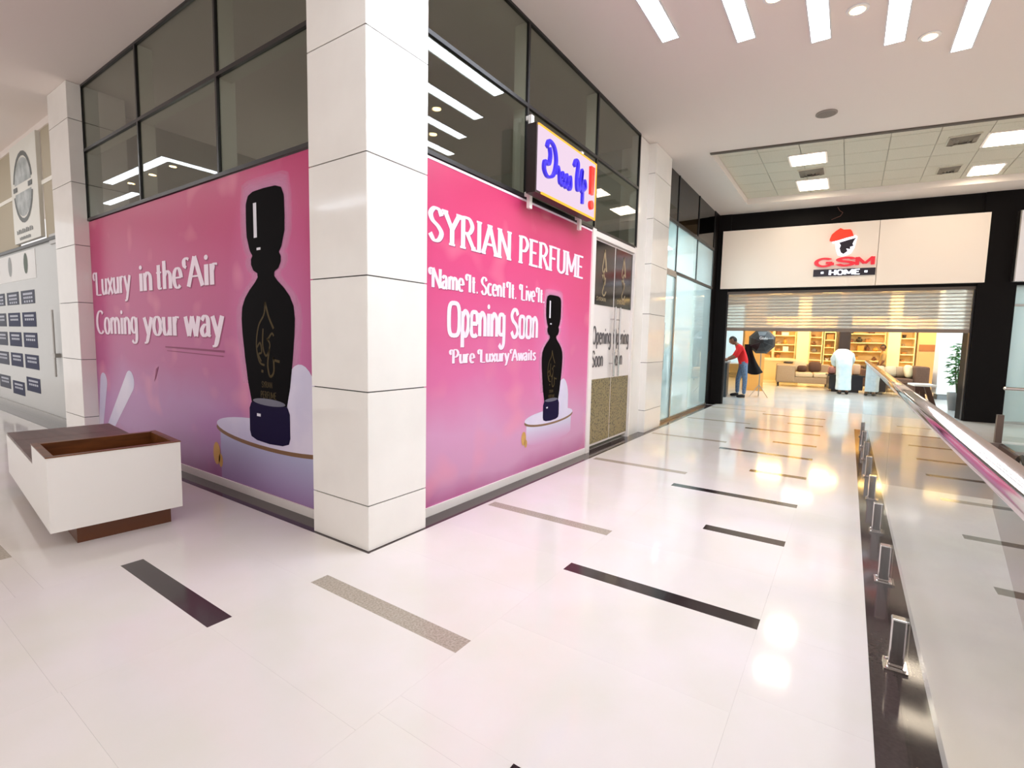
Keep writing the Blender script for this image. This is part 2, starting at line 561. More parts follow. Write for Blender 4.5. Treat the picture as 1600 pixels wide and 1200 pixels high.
for k in range(4):  # unseen lights added under the slab to brighten the void
    t = thing('lower_hall_fill', (-1 + 2.6 * k, -1.0, -.36), 'added unseen light for the lower hall, number %d from the viewer' % (k + 1), 'light', 'added lights brightening the lower hall')
    t['label'] = 'added unseen light brightening the lower hall, ' + ['closest to the viewer', 'second from the viewer', 'third from the viewer', 'farthest from the viewer'][k]
    box('frame', M_WHITEFRAME, t, -1.7 + 2.6 * k, -.3 + 2.6 * k, -2.7, -.6, -.36, -.325)
    box('diffuser', emissive('lower_fill_led', (255, 240, 224), 20), t, -1.65 + 2.6 * k, -.35 + 2.6 * k, -2.65, -.65, -.365, -.36)

# ---- ceiling with a lowered tile field
HA, HB, HC, HD = (6.45, -.54), (9.90, -.54), (10.85, -7.0), (7.62, -7.0)
cl = MB()
o4 = [(-9, 16), (10.75, 16), (11.6, -10), (-9, -10)]
hole = [HA, HB, HC, HD]
vsx = [(x, y, HALL) for x, y in o4] + [(x, y, HALL) for x, y in hole]
cl.add(vsx, [(0, 1, 5, 4), (1, 2, 6, 5), (2, 3, 7, 6), (3, 0, 4, 7)])
RZ = HALL + .13
cl.add([(x, y, HALL) for x, y in hole] + [(x, y, RZ) for x, y in hole], [(0, 1, 5, 4), (1, 2, 6, 5), (2, 3, 7, 6), (3, 0, 4, 7)])
cl.add([(-9, -10, HALL + .5), (12, -10, HALL + .5), (12, 16, HALL + .5), (-9, 16, HALL + .5)], [(0, 1, 2, 3)])
CEIL = cl.build('ceiling', M_CEIL, kind='structure', label='smooth white gypsum ceiling with a recessed tile field')
M_CTILE = noise_mat('ceiling_tile', (205, 199, 182), (214, 208, 192), 60, .9)
def RF(a, b, z):
    """recess frame: a along its width (0..1 fraction of rows in metres), b depth"""
    p = Vector((HA[0], HA[1], 0)) + Vector((HD[0] - HA[0], HD[1] - HA[1], 0)).normalized() * a + Vector((1, 0, 0)) * b
    p.z = z
    return p
for ia in range(11):
    for ib in range(6):
        a0, b0 = ia * .6, ib * .585
        if a0 + .6 > 6.65: continue
        q = MB(RF).box(a0 + .006, a0 + .594, b0 + .006, b0 + .579, RZ - .012, RZ + .005)
        q.build('ceiling_tile', M_CTILE, CEIL)
rt_ = MB().add([(HA[0], HA[1], RZ), (HB[0], HB[1], RZ), (HC[0], HC[1], RZ), (HD[0], HD[1], RZ)], [(0, 1, 2, 3)])
rt_.build('tile_grid', mat('tile_grid', (176, 170, 156), .8), CEIL)
MB(RF).box(0, 6.7, -.045, .02, HALL - .02, HALL + .02).build('shadow_trim', mat('shadow_trim', (92, 84, 76), .7), CEIL)

# ---- the columns, clad in porcelain panels
def column(x0, x1, y0, y1, joints, label, facesel=('-x', '-y')):
    core = MB().box(x0 + .012, x1 - .012, y0 + .012, y1 - .012, 0, HALL)
    o = core.build('column', M_JOINT, kind='structure', label=label)
    zs = [0.0] + joints + [HALL]
    for z0, z1 in zip(zs[:-1], zs[1:]):
        g_ = .004
        for fs in facesel:
            if fs == '-x': box('panel', M_COLUMN, o, x0, x0 + .014, y0 + .003, y1, z0 + g_, z1 - g_)
            if fs == '-y': box('panel', M_COLUMN, o, x0 + .003, x1, y0, y0 + .014, z0 + g_, z1 - g_)
            if fs == '+x': box('panel', M_COLUMN, o, x1 - .014, x1, y0 + .003, y1, z0 + g_, z1 - g_)
            if fs == '+y': box('panel', M_COLUMN, o, x0 + .003, x1, y1 - .014, y1, z0 + g_, z1 - g_)
    return o
J = [.315, 1.085, 1.845, 2.615, 3.37, 4.12]
column(0, .545, 0, .608, J, 'large white tiled column at the corner between the two pink banners')
column(5.56, 6.36, .045, .6, [.36, 1.13, 1.9, 2.68, 3.37, 4.05], 'white tiled column beyond the poster door')
column(.0, .6, 5.55, 6.3, [.33, 1.08, 1.81, 2.53, 3.3, 4.06], 'white tiled column at the far end of the wide pink banner')

# ---- upper glazing of the corner unit
def vwin(name, label, panes_a, z_rows, plane):
    """plane 'x': glass at x=GL running along y; 'y': glass at y=GL running along x"""
    e = thing(name, (0, 0, 0), label, None, kind='structure')
    def bb(nm, mt, a0, a1, d0, d1, z0, z1):
        if plane == 'x': return box(nm, mt, e, GL + d0, GL + d1, a0, a1, z0, z1)
        return box(nm, mt, e, a0, a1, GL + d0, GL + d1, z0, z1)
    for a0, a1 in zip(panes_a[:-1], panes_a[1:]):
        for z0, z1 in zip(z_rows[:-1], z_rows[1:]):
            bb('pane', M_GLASS, a0 + .015, a1 - .015, .004, .012, z0 + .012, z1 - .012)
    for i, a in enumerate(panes_a):
        w = .015
        bb('mullion', M_BLACKMETAL, a - w, a + w, -.014, .012, z_rows[0], z_rows[-1])
        if 0 < i < len(panes_a) - 1:
            bb('mullion_fin', M_CREAMMETAL, a - w, a + w, .014, .15, z_rows[0], z_rows[-1])
    for z in z_rows:
        bb('transom', M_BLACKMETAL, panes_a[0], panes_a[-1], -.016, .014, z - .017, z + .017)
        if z_rows[0] < z < z_rows[-1]:
            bb('transom_fin', M_CREAMMETAL, panes_a[0], panes_a[-1], .016, .12, z - .02, z + .02)
    return e
vwin('window_1', 'grey upper glazing above the wide pink banner', [.60, 2.17, 3.88, 5.56], [2.86, 3.71, 4.49], 'x')
vwin('window_2', 'grey upper glazing above the narrow pink banner and poster door', [.54, 2.08, 3.68, 5.14], [2.86, 3.72, 4.49], 'y')
box('trim_1', M_COLUMN, None, 5.14, 5.57, GL, GL + .12, 0, 4.49, kind='structure')

# ---- the unlit unit behind the glazing
box('wall_unit_side', M_DARKROOM, None, 5.56, 5.7, .6, 6.2, 0, 4.5, kind='structure')
box('wall_unit_rear', M_DARKROOM, None, .62, 5.7, 6.2, 6.35, 0, 4.5, kind='structure')
box('floor_unit', mat('unit_screed', (170, 168, 162), .6), None, GL + .03, 5.56, GL + .03, 6.2, -.004, .0, kind='structure')
box('wall_backing', mat('backing_board', (190, 188, 184), .8), None, GL + .05, GL + .07, .6, 5.5, 0, 2.82, kind='structure')
box('wall_backing', MATS['backing_board'], None, .54, 3.62, GL + .05, GL + .07, 0, 2.82, kind='structure')

wl = thing('unit_fill_lamp', (3.0, 6.1, 2.2), 'added unseen fill lamp on the rear wall inside the closed unit', 'light')  # added out of sight to lift the grey behind the upper glazing
box('body', M_WHITEFRAME, wl, 1.2, 4.8, 6.12, 6.2, 2.16, 2.24)
box('tube', emissive('unit_fill_tube', (255, 250, 240), 18.0), wl, 1.25, 4.75, 6.08, 6.12, 2.17, 2.23)

# ---- far shopfront with frosted glass between the second column and the black portal
w3 = thing('window_3', (0, 0, 0), 'bright frosted glass shopfront with dark top panes', None, kind='structure')
for a0, a1 in ((6.37, 7.22), (7.22, 8.68), (8.68, 10.12)):
    box('pane', M_DARKGLASS, w3, a0 + .01, a1 - .01, GL + .002, GL + .012, 3.64, 4.48)
    box('pane', M_FROST, w3, a0 + .01, a1 - .01, GL + .002, GL + .012, 2.78, 3.60)
    box('mullion', M_BLACKMETAL, w3, a1 - .012, a1 + .012, GL - .012, GL + .02, 2.72, 4.48)
box('pane', M_FROST, w3, 7.26, 10.12, GL + .002, GL + .012, .05, 2.72)
box('pane', M_FROST, w3, 6.42, 7.20, GL - .002, GL + .01, .05, 2.66)
box('transom', M_BLACKMETAL, w3, 6.37, 10.12, GL - .02, GL + .02, 3.59, 3.65)
box('transom', M_BLACKMETAL, w3, 7.2, 10.12, GL - .02, GL + .02, 2.72, 2.77)
box('door_rail', M_SATIN, w3, 6.42, 7.2, GL - .02, GL + .02, 2.66, 2.76)
box('door_rail', M_SATIN, w3, 6.42, 7.2, GL - .02, GL + .02, .0, .05)
box('post', M_SATIN, w3, 7.2, 7.26, GL - .02, GL + .04, 0, 2.76)
box('sill', M_SATIN, w3, 7.26, 10.12, GL - .02, GL + .02, 0, .05)
hb = MB()
hb.tube([(6.52, GL - .06, .98), (6.52, GL - .06, 1.8)], .016)
hb.tube([(6.52, GL, 1.1), (6.52, GL - .06, 1.1)], .01)
hb.tube([(6.52, GL, 1.68), (6.52, GL - .06, 1.68)], .01)
hb.build('handle', M_STEEL, w3)
fr_ = MB()
fr_.box(6.36, 6.44, .6, 4.2, 0, 4.5)
fr_.box(6.36, 10.4, 4.2, 4.3, 0, 4.5)
fr_.box(6.36, 10.4, .2, 4.2, 3.62, 3.66)
fr_.build('wall_frosted_unit', mat('pale_wall', (226, 240, 240), .8), kind='structure')
box('floor_frosted_unit', M_TILE, None, 6.4, 10.4, GL + .03, 4.2, -.004, .0, kind='structure')
for k, (x, y) in enumerate([(7.4, 1.2), (9.2, 1.2), (7.4, 2.8), (9.2, 2.8)]):
    t = thing('panel_light', (x, y, 3.6), 'square cool panel light in the frosted glass shop, %s' % ['front left of four', 'front right of four', 'rear left of four', 'rear right of four'][k], 'light', 'panel lights in the frosted glass shop')
    box('frame', M_WHITEFRAME, t, x - .32, x + .32, y - .32, y + .32, 3.6, 3.615)
    box('diffuser', M_STORECOOL, t, x - .29, x + .29, y - .29, y + .29, 3.594, 3.601)

# ---- black portal of the far shop
pt = thing('wall_portal', tuple(S(2.4, 0, 0)), 'black clad portal around the far shop', None, kind='structure')
def sb(nm, mt, par, u0, u1, d0, d1, z0, z1, **kw):
    return box(nm, mt, par, u0, u1, d0, d1, z0, z1, T=S, **kw)
sb('cladding', M_BLACKCLAD, pt, -.34, .10, -.02, .5, 0, 4.5)
sb('cladding', M_BLACKCLAD, pt, .10, 4.68, .0, .4, 4.1, 4.5)
sb('cladding', M_BLACKCLAD, pt, 4.64, 5.22, -.03, .5, 0, 4.5)
sb('cladding', M_BLACKCLAD, pt, 5.22, 10, .0, .4, 4.1, 4.5)
sb('cladding', M_BLACKCLAD, pt, .10, 4.66, .02, .35, 2.7, 4.12)
sb('cladding', M_BLACKCLAD, pt, 5.22, 10, .02, .35, 2.7, 4.12)
box('cladding', M_BLACKCLAD, pt, 10.12, 10.75, GL, .5, 0, 4.5)

# ---- far shop interior shell
sb('floor_shop', noise_mat('shop_floor', (196, 202, 206), (206, 210, 212), 1.5, .12), None, -.6, 10, .0, 15, -.05, .0, kind='structure')
ws = MB(S)
ws.box(-.75, -.6, .3, 15, 0, 3.5)
ws.box(-.75, 10, 14.9, 15, 0, 3.5)
ws.box(10, 10.1, .3, 15, 0, 3.5)
ws.box(-.75, 10, .35, 15, 3.45, 3.5)
ws.build('wall_shop', mat('shop_wall', (236, 226, 204), .8), kind='structure')
sb('wall_divider', mat('shop_grey_wall', (150, 150, 150), .8), None, 5.6, 5.72, .5, 3.4, 0, 3.45, kind='structure')

# ---- shopfront beyond the left column
w4 = thing('window_4', (0, 0, 0), 'pale shopfront covered in white film beyond the left column', None, kind='structure')
LX = .2
M_FILM = mat('white_film', (190, 190, 186), .25)
M_BEIGE = mat('beige_board', (176, 164, 140), .6)
box('film', M_FILM, w4, LX, LX + .03, 6.3, 14, .12, 2.78)
box('board', M_BEIGE, w4, LX, LX + .03, 6.3, 7.55, 2.84, 3.62)
box('board', M_BEIGE, w4, LX, LX + .03, 6.3, 7.55, 3.68, 4.4)
box('board', M_BEIGE, w4, LX, LX + .03, 9.12, 14, 2.84, 3.62)
box('board', M_BEIGE, w4, LX, LX + .03, 9.12, 14, 3.68, 4.4)
box('transom', M_BLACKMETAL, w4, LX - .03, LX + .04, 6.9, 14, 2.775, 2.82)
box('header', M_CEIL, w4, LX - .02, LX + .05, 6.3, 14, 4.4, 4.5)
box('jamb', M_FILM, w4, LX - .03, LX + .05, 6.3, 6.65, 0.0, 4.4)
box('sill', M_SATIN, w4, LX - .03, LX + .05, 6.6, 14, 0.0, .12)
box('rail', M_CREAMMETAL, w4, LX - .01, LX + .03, 6.3, 14, 3.62, 3.68)
hb = MB()
hb.tube([(LX - .06, 7.25, .75), (LX - .06, 7.25, 1.75)], .014)
hb.box(LX - .07, LX, 7.2, 7.38, 1.04, 1.10)
hb.build('handle', M_SATIN, w4)
box('patch', M_SATIN, w4, LX - .02, LX + .02, 6.95, 7.35, 2.72, 2.86)

# ================================================================== THINGS
# ---- pink vinyl banners
def banner_material(name, axis, halo, stops):
    mt = mat(name, (220, 90, 150), .3, 0, .3)
    nt, N, L, b = nodes(mt)
    tc = N.new('ShaderNodeTexCoord')
    sp = N.new('ShaderNodeSeparateXYZ')
    L.new(tc.outputs['Object'], sp.inputs[0])
    dv = N.new('ShaderNodeMath'); dv.operation = 'DIVIDE'
    L.new(sp.outputs['Z'], dv.inputs[0]); dv.inputs[1].default_value = 2.82
    nz = N.new('ShaderNodeTexNoise'); nz.inputs['Scale'].default_value = .9; nz.inputs['Detail'].default_value = 3
    L.new(tc.outputs['Object'], nz.inputs['Vector'])
    ma = N.new('ShaderNodeMath'); ma.operation = 'MULTIPLY_ADD'
    L.new(nz.outputs['Fac'], ma.inputs[0]); ma.inputs[1].default_value = .22
    sb_ = N.new('ShaderNodeMath'); sb_.operation = 'SUBTRACT'
    L.new(dv.outputs[0], sb_.inputs[0]); sb_.inputs[1].default_value = .11
    L.new(sb_.outputs[0], ma.inputs[2])
    rp = N.new('ShaderNodeValToRGB')
    cr = rp.color_ramp
    cr.elements[0].position, cr.elements[0].color = stops[0][0], srgb(stops[0][1])
    cr.elements[1].position, cr.elements[1].color = stops[-1][0], srgb(stops[-1][1])
    for p_, c in stops[1:-1]:
        e = cr.elements.new(p_); e.color = srgb(c)
    L.new(ma.outputs[0], rp.inputs[0])
    col = rp.outputs[0]
    # soft printed petals and warm blooms
    vo = N.new('ShaderNodeTexNoise'); vo.inputs['Scale'].default_value = 2.4; vo.inputs['Detail'].default_value = 1
    L.new(tc.outputs['Object'], vo.inputs['Vector'])
    mr = N.new('ShaderNodeMapRange'); mr.inputs[1].default_value = .6; mr.inputs[2].default_value = .8
    mr.inputs[3].default_value = 0; mr.inputs[4].default_value = .45
    L.new(vo.outputs['Fac'], mr.inputs[0])
    mx = N.new('ShaderNodeMix'); mx.data_type = 'RGBA'
    L.new(mr.outputs[0], mx.inputs[0]); L.new(col, mx.inputs[6]); mx.inputs[7].default_value = srgb((236, 150, 168))
    col = mx.outputs[2]
    # printed glow around the bottle
    hc, hz, hw, hh = halo
    def term(sock, c, w):
        s_ = N.new('ShaderNodeMath'); s_.operation = 'SUBTRACT'; L.new(sock, s_.inputs[0]); s_.inputs[1].default_value = c
        q = N.new('ShaderNodeMath'); q.operation = 'DIVIDE'; L.new(s_.outputs[0], q.inputs[0]); q.inputs[1].default_value = w
        p_ = N.new('ShaderNodeMath'); p_.operation = 'POWER'; L.new(q.outputs[0], p_.inputs[0]); p_.inputs[1].default_value = 2
        a = N.new('ShaderNodeMath'); a.operation = 'ABSOLUTE'; L.new(p_.outputs[0], a.inputs[0])
        return a.outputs[0]
    sm = N.new('ShaderNodeMath'); sm.operation = 'ADD'
    L.new(term(sp.outputs[axis], hc, hw), sm.inputs[0]); L.new(term(sp.outputs['Z'], hz, hh), sm.inputs[1])
    m2 = N.new('ShaderNodeMapRange'); m2.inputs[1].default_value = 1.0; m2.inputs[2].default_value = .1
    m2.inputs[3].default_value = 0; m2.inputs[4].default_value = .22
    L.new(sm.outputs[0], m2.inputs[0])
    m3 = N.new('ShaderNodeMix'); m3.data_type = 'RGBA'
    L.new(m2.outputs[0], m3.inputs[0]); L.new(col, m3.inputs[6]); m3.inputs[7].default_value = srgb((226, 150, 204))
    L.new(m3.outputs[2], b.inputs['Base Color'])
    return mt

BOTTLE = [(.0, 2.645), (.17, 2.64), (.25, 2.615), (.285, 2.55), (.29, 2.40), (.285, 2.28), (.24, 2.16), (.20, 2.115), (.225, 2.085), (.225, 2.04), (.19, 1.99), (.13, 1.965),
          (.125, 1.93), (.17, 1.89), (.26, 1.83), (.34, 1.76), (.39, 1.68), (.405, 1.58), (.395, 1.45), (.365, 1.25), (.32, 1.02), (.27, .86), (.285, .845), (.31, .80), (.312, .60), (.29, .55), (.2, .525), (0, .515)]
M_BOTTLE = mat('printed_black', (10, 7, 9), .6, 0, .04)
M_BOTTLEBASE = mat('printed_indigo', (26, 18, 52), .6, 0, .06)
M_GOLD = mat('printed_gold', (74, 60, 30), .5, 0, .1)
M_RIM = mat('printed_rim_gold', (126, 92, 62), .4)
M_GLOW1 = mat('printed_glow', (236, 176, 214), .4, 0, .2)
M_GLOW1.node_tree.nodes['Principled BSDF'].inputs['Alpha'].default_value = .2
M_LILAC = noise_mat('printed_lilac', (196, 190, 220), (222, 214, 232), 1.4, .3)
M_LILACD = mat('printed_lilac_shade', (168, 164, 200), .3)
M_AMBER = mat('printed_amber', (206, 158, 84), .4)

def fade_material(name, z0, z1, c0, c1):
    mt = mat(name, c0, .35)
    nt, N, L, b = nodes(mt)
    tc = N.new('ShaderNodeTexCoord'); sp = N.new('ShaderNodeSeparateXYZ'); mr = N.new('ShaderNodeMapRange'); rp = N.new('ShaderNodeValToRGB')
    L.new(tc.outputs['Object'], sp.inputs[0]); L.new(sp.outputs['Z'], mr.inputs[0]); L.new(mr.outputs[0], rp.inputs[0]); L.new(rp.outputs[0], b.inputs['Base Color'])
    mr.inputs[1].default_value = z0; mr.inputs[2].default_value = z1
    rp.color_ramp.elements[0].color = srgb(c0); rp.color_ramp.elements[1].color = srgb(c1)
    return mt

def art(par, frame, c, z0, sx, sz, podium, clip, low, body):
    """bottle on a podium, printed; frame(h, z, k) with h in metres along the reading direction"""
    def shape(nm, poly, mt, k):
        poly = [(max(clip[0], min(clip[1], a)), b) for a, b in poly]
        n = len(poly)
        o = MB().add([frame(a, b, k) for a, b in poly], [list(range(n))]).build(nm, mt, par)
        return o
    def X(a): return c + a * sx
    def Z(b): return z0 + (b - .515) * sz
    px, pz, prx, prz = podium
    pzb = pz - .36 * sz
    zl = low
    # arch behind the bottle
    ax = X(.46)
    shape('printed_arch', [(ax - .24 * sx, pz - .05)] + [(ax + .24 * sx * math.cos(R(t)), Z(.86) + .36 * sz * math.sin(R(t))) for t in range(180, -1, -12)] + [(ax + .24 * sx, pz - .05)], M_LILAC, .0010)
    shape('printed_podium', [(px - prx * .93, pz), (px - prx * .93, zl + prz * .5)] + [(px + prx * .93 * math.cos(R(t)), max(.08, zl + prz * .5 + prz * math.sin(R(t)))) for t in range(180, 361, 12)] + [(px + prx * .93, pz)], body, .0014)
    shape('printed_rim', [(px + prx * 1.01 * math.cos(R(t)), pz - .035 * sz + prz * math.sin(R(t))) for t in range(0, 360, 10)], M_RIM, .0018)
    shape('printed_podium_top', [(px + prx * math.cos(R(t)), pz + prz * math.sin(R(t))) for t in range(0, 360, 10)], M_LILAC, .0022)
    for (gx, gz, gr) in ((px - prx * 1.02, pzb + .06, .085 * sz), (px - prx * .94, pzb + .0, .05 * sz)):
        shape('printed_shell', [(gx + gr * .8 * math.cos(R(t)), gz + gr * 1.3 * math.sin(R(t))) for t in range(0, 360, 20)], M_AMBER, .0026)
    for (gw, gm, gk) in ((.10, M_GLOW1, .0003), (.08, M_GLOW1, .0004), (.06, M_GLOW1, .0005), (.04, M_GLOW1, .0006), (.022, M_GLOW1, .0007)):
        hb_ = [(a + gw * (1 if a > .01 else 0), b + (gw if b > 2.6 else 0)) for a, b in BOTTLE if b > .9]
        shape('printed_glow', [(X(a), Z(b)) for a, b in hb_] + [(X(-a), Z(b)) for a, b in hb_[::-1]], gm, gk)
    half = [(a, b) for a, b in BOTTLE if b > .855]
    shape('printed_bottle', [(X(a), Z(b)) for a, b in half] + [(X(-a), Z(b)) for a, b in half[::-1]], M_BOTTLE, .0030)
    half = [(a, b) for a, b in BOTTLE if b < .87]
    shape('printed_bottle_base', [(X(a), Z(b)) for a, b in half] + [(X(-a), Z(b)) for a, b in half[::-1]], M_BOTTLEBASE, .0032)
    shape('printed_foot_highlight', [(X(.25 * math.cos(R(t))), Z(.875 + .03 * math.sin(R(t)))) for t in range(0, 360, 15)], mat('printed_grey', (92, 90, 108), .3), .0034)
    shape('printed_cap_highlight', [(X(-.17), Z(2.26)), (X(-.12), Z(2.26)), (X(-.12), Z(2.545)), (X(-.17), Z(2.545))], mat('printed_white', (222, 220, 228), .3), .0034)
    shape('printed_glint', [(X(-.13), Z(2.155)), (X(-.07), Z(2.155)), (X(-.07), Z(2.175)), (X(-.13), Z(2.175))], MATS['printed_white'], .0034)
    shape('printed_glint', [(X(-.19), Z(.74)), (X(-.13), Z(.74)), (X(-.13), Z(.765)), (X(-.19), Z(.765))], MATS['printed_white'], .0034)
    # golden drop-shaped calligraphic emblem
    def curve(pts, w):
        mb = MB()
        q = cat_rom(pts, 6)
        for i in range(len(q) - 1):
            (xa, ya), (xb, yb) = q[i], q[i + 1]
            ln = math.hypot(xb - xa, yb - ya) or 1
            nx, ny = -(yb - ya) / ln * w, (xb - xa) / ln * w
            mb.add([frame(X(xa + nx), Z(ya + ny), .0036), frame(X(xa - nx), Z(ya - ny), .0036), frame(X(xb - nx), Z(yb - ny), .0036), frame(X(xb + nx), Z(yb + ny), .0036)], [(0, 1, 2, 3)])
        mb.build('printed_emblem_stroke', M_GOLD, par)
    curve([(-.02, 1.72), (-.04, 1.62), (-.13, 1.52), (-.17, 1.36), (-.13, 1.22), (-.05, 1.19)], .009)
    curve([(-.02, 1.72), (.03, 1.6), (.1, 1.5)], .012)
    curve([(-.06, 1.5), (-.07, 1.35), (-.02, 1.27), (.04, 1.36), (0, 1.42)], .009)
    curve([(-.16, 1.34), (-.11, 1.38), (-.09, 1.3), (-.14, 1.28), (-.1, 1.22)], .009)
    curve([(.03, 1.33), (.0, 1.2), (.03, 1.1), (.09, 1.14), (.09, 1.26), (.1, 1.24), (.18, 1.23)], .011)
    curve([(.0, 1.4), (.07, 1.46), (.1, 1.44)], .009)
    curve([(-.1, 1.14), (-.07, 1.135)], .012)
    lettering('printed_caption', 'SYRIAN', M_GOLD, par, lambda s, t, k: frame(X(-.1) + s, Z(1.0) + t, .0036 + k), .16 * sx, .05 * sz, .14, .1)
    lettering('printed_caption', 'PERFUME', M_GOLD, par, lambda s, t, k: frame(X(-.12) + s, Z(.91) + t, .0036 + k), .24 * sx, .055 * sz, .14, .1)

def words(par, frame, txt, h0, z0, width, cap, kw, sh=.012):
    lettering('letter', txt, M_PRINTWHITE, par, lambda s, t, k: frame(h0 + s, z0 + t, .0024 + k), width, cap, shadow=M_PRINTSHADOW, sh=sh, **kw)

# wide banner on the left front (reads from far end, y = 5.4, towards the corner)
BL = thing('vinyl_banner', (GL, 3.0, 0), 'wide pink perfume banner reading Luxury in the Air with tall black bottle', 'banner', 'pink perfume banners')
YB = 5.56
box('vinyl', banner_material('pink_print_wide', 'Y', (1.455, 1.62, .66, 1.3), [(0.0, (150, 84, 132)), (.10, (176, 132, 178)), (.24, (182, 128, 178)), (.40, (182, 86, 142)), (.6, (188, 72, 130)), (.8, (194, 66, 122)), (1.0, (192, 64, 112))]), BL, GL, GL + .03, .608, YB, .075, 2.835)  # dimmer, cooler light of this side put into the print colours
box('bottom_frame', M_WHITEFRAME, BL, GL - .012, GL + .03, .608, YB, .0, .075)
def FL(h, z, k): return (GL - k, YB - h, z)
DECO = dict(thick=.185, thin=.06, swash='LAP', track=.03, xh=1.08)
for txt, ya, yb, z in (('Luxury', 5.42, 4.30, 1.905), ('in', 4.05, 3.70, 1.905), ('the', 3.60, 2.99, 1.905), ('Air', 2.86, 2.25, 1.905), ('Coming', 5.46, 4.14, 1.42), ('your', 3.97, 3.07, 1.42), ('way', 2.96, 2.19, 1.42)):
    words(BL, FL, txt, YB - ya, z, ya - yb, .285, DECO)
art(BL, FL, YB - 1.455, .515, 1, 1, (YB - 1.45, .60, .92, .115), (.02, YB - .62), .0, fade_material('printed_podium_wide', .08, .5, (160, 130, 176), (176, 178, 208)))
mb = MB()
for (a, b, c_2, d_2, w) in ((1.10, .86, .25, .02, .13), (.24, .80, .03, .25, .12)):
    n = []
    ang = math.atan2(d_2 - b, c_2 - a)
    for t in range(-90, 91, 15):
        n.append((a - w * math.cos(ang + R(t)) , b - w * math.sin(ang + R(t))))
    for t in range(-90, 91, 15):
        n.append((c_2 + w * math.cos(ang + R(t)), d_2 + w * math.sin(ang + R(t))))
    n = [(max(.005, p[0]), max(.08, p[1])) for p in n]
    mb.add([FL(p[0], p[1], .0012) for p in n], [list(range(len(n)))])
mb.build('printed_petals', M_LILAC, BL)
mb = MB()
mb.add([FL(2.12, 1.29, .0026), FL(3.38, 1.275, .0026), FL(3.38, 1.295, .0026), FL(2.12, 1.305, .0026)], [(0, 1, 2, 3)])
mb.add([FL(2.16, 1.255, .0026), FL(3.36, 1.235, .0026), FL(3.36, 1.243, .0026), FL(2.16, 1.262, .0026)], [(0, 1, 2, 3)])
mb.add([FL(1.80, .90, .0026), FL(1.86, .97, .0026), FL(1.93, 1.08, .0026), FL(1.86, 1.05, .0026)], [(0, 1, 2, 3)])
mb.build('scuff_marks', mat('plum_scuff', (142, 44, 96), .5), BL)

# narrow banner on the right front
BR = thing('vinyl_banner', (2.1, GL, 0), 'narrower pink banner reading SYRIAN PERFUME Opening Soon right of the corner column', 'banner', 'pink perfume banners')
box('vinyl', banner_material('pink_print_narrow', 'X', (2.71, 1.25, .45, .85), [(0.0, (182, 92, 142)), (.10, (206, 150, 184)), (.22, (210, 152, 188)), (.38, (214, 112, 160)), (.6, (214, 84, 136)), (.8, (212, 70, 120)), (1.0, (198, 58, 104))]), BR, .545, 3.62, GL, GL + .03, .075, 2.835)
box('bottom_frame', M_WHITEFRAME, BR, .545, 3.62, GL - .012, GL + .03, 0, .075)
box('top_trim', M_PRINTWHITE, BR, .545, 3.62, GL - .004, GL, 2.815, 2.835)
def FR(h, z, k): return (.545 + h, GL - k, z)
SLAB = dict(thick=.185, thin=.09, serif=.125, track=.05)
def wr(txt, xa, xb, z, cap, kw, sh): words(BR, FR, txt, xa - .545, z, xb - xa, cap, kw, sh)
wr('SYRIAN', .72, 1.84, 2.215, .25, SLAB, .006)
wr('PERFUME', 1.985, 3.41, 2.215, .25, SLAB, .006)
NIT = dict(thick=.22, thin=.08, swash='NIL', track=.03, xh=1.08)
for txt, xa, xb in (('Name', .76, 1.15), ('It.', 1.21, 1.35), ('Scent', 1.39, 1.77), ('It.', 1.82, 1.96), ('Live', 2.04, 2.305), ('It.', 2.36, 2.505)):
    wr(txt, xa, xb, 1.85, .15, NIT, .005)
BLOCK = dict(thick=.195, thin=.135, track=.02, xh=1.22, sq=.6)
wr('Opening', .95, 1.78, 1.475, .27, BLOCK, .005)
wr('Soon', 1.87, 2.38, 1.475, .27, BLOCK, .005)
for txt, xa, xb in (('Pure', 1.01, 1.31), ('Luxury', 1.39, 1.85), ('Awaits', 1.90, 2.35)):
    wr(txt, xa, xb, 1.24, .115, dict(thick=.22, thin=.08, swash='PLA', track=.03, xh=1.08), .005)
art(BR, FR, 2.71 - .545, .545, .58, .66, (2.70 - .545, .60, .54, .075), (.02, 3.05), .34, fade_material('printed_podium_narrow', .32, .52, (206, 150, 188), (206, 204, 224)))

# ---- poster door
D1 = thing('door_1', (4.4, GL, 0), 'white framed double door covered in black perfume posters and gold pattern', None, kind='structure')
box('frame', M_WHITEFRAME, D1, 3.62, 3.72, GL - .02, GL + .08, 0, 2.86)
box('frame', M_WHITEFRAME, D1, 5.08, 5.14, GL - .02, GL + .08, 0, 2.86)
box('frame', M_WHITEFRAME, D1, 3.72, 5.08, GL - .02, GL + .08, 2.77, 2.84)
M_DAMASK = mat('gold_damask', (120, 104, 66), .35)
nt, N, L, b = nodes(M_DAMASK)
tc = N.new('ShaderNodeTexCoord'); vo = N.new('ShaderNodeTexVoronoi'); vo.inputs['Scale'].default_value = 34
wv = N.new('ShaderNodeTexNoise'); wv.inputs['Scale'].default_value = 30; wv.inputs['Detail'].default_value = 3
rp = N.new('ShaderNodeValToRGB'); mm = N.new('ShaderNodeMath'); mm.operation = 'ADD'
L.new(tc.outputs['Object'], vo.inputs['Vector']); L.new(tc.outputs['Object'], wv.inputs['Vector'])
L.new(vo.outputs['Distance'], mm.inputs[0]); L.new(wv.outputs['Fac'], mm.inputs[1]); L.new(mm.outputs[0], rp.inputs[0])
rp.color_ramp.elements[0].position = .70; rp.color_ramp.elements[0].color = srgb((58, 48, 30))
rp.color_ramp.elements[1].position = 1.1 - .12; rp.color_ramp.elements[1].color = srgb((136, 120, 80))
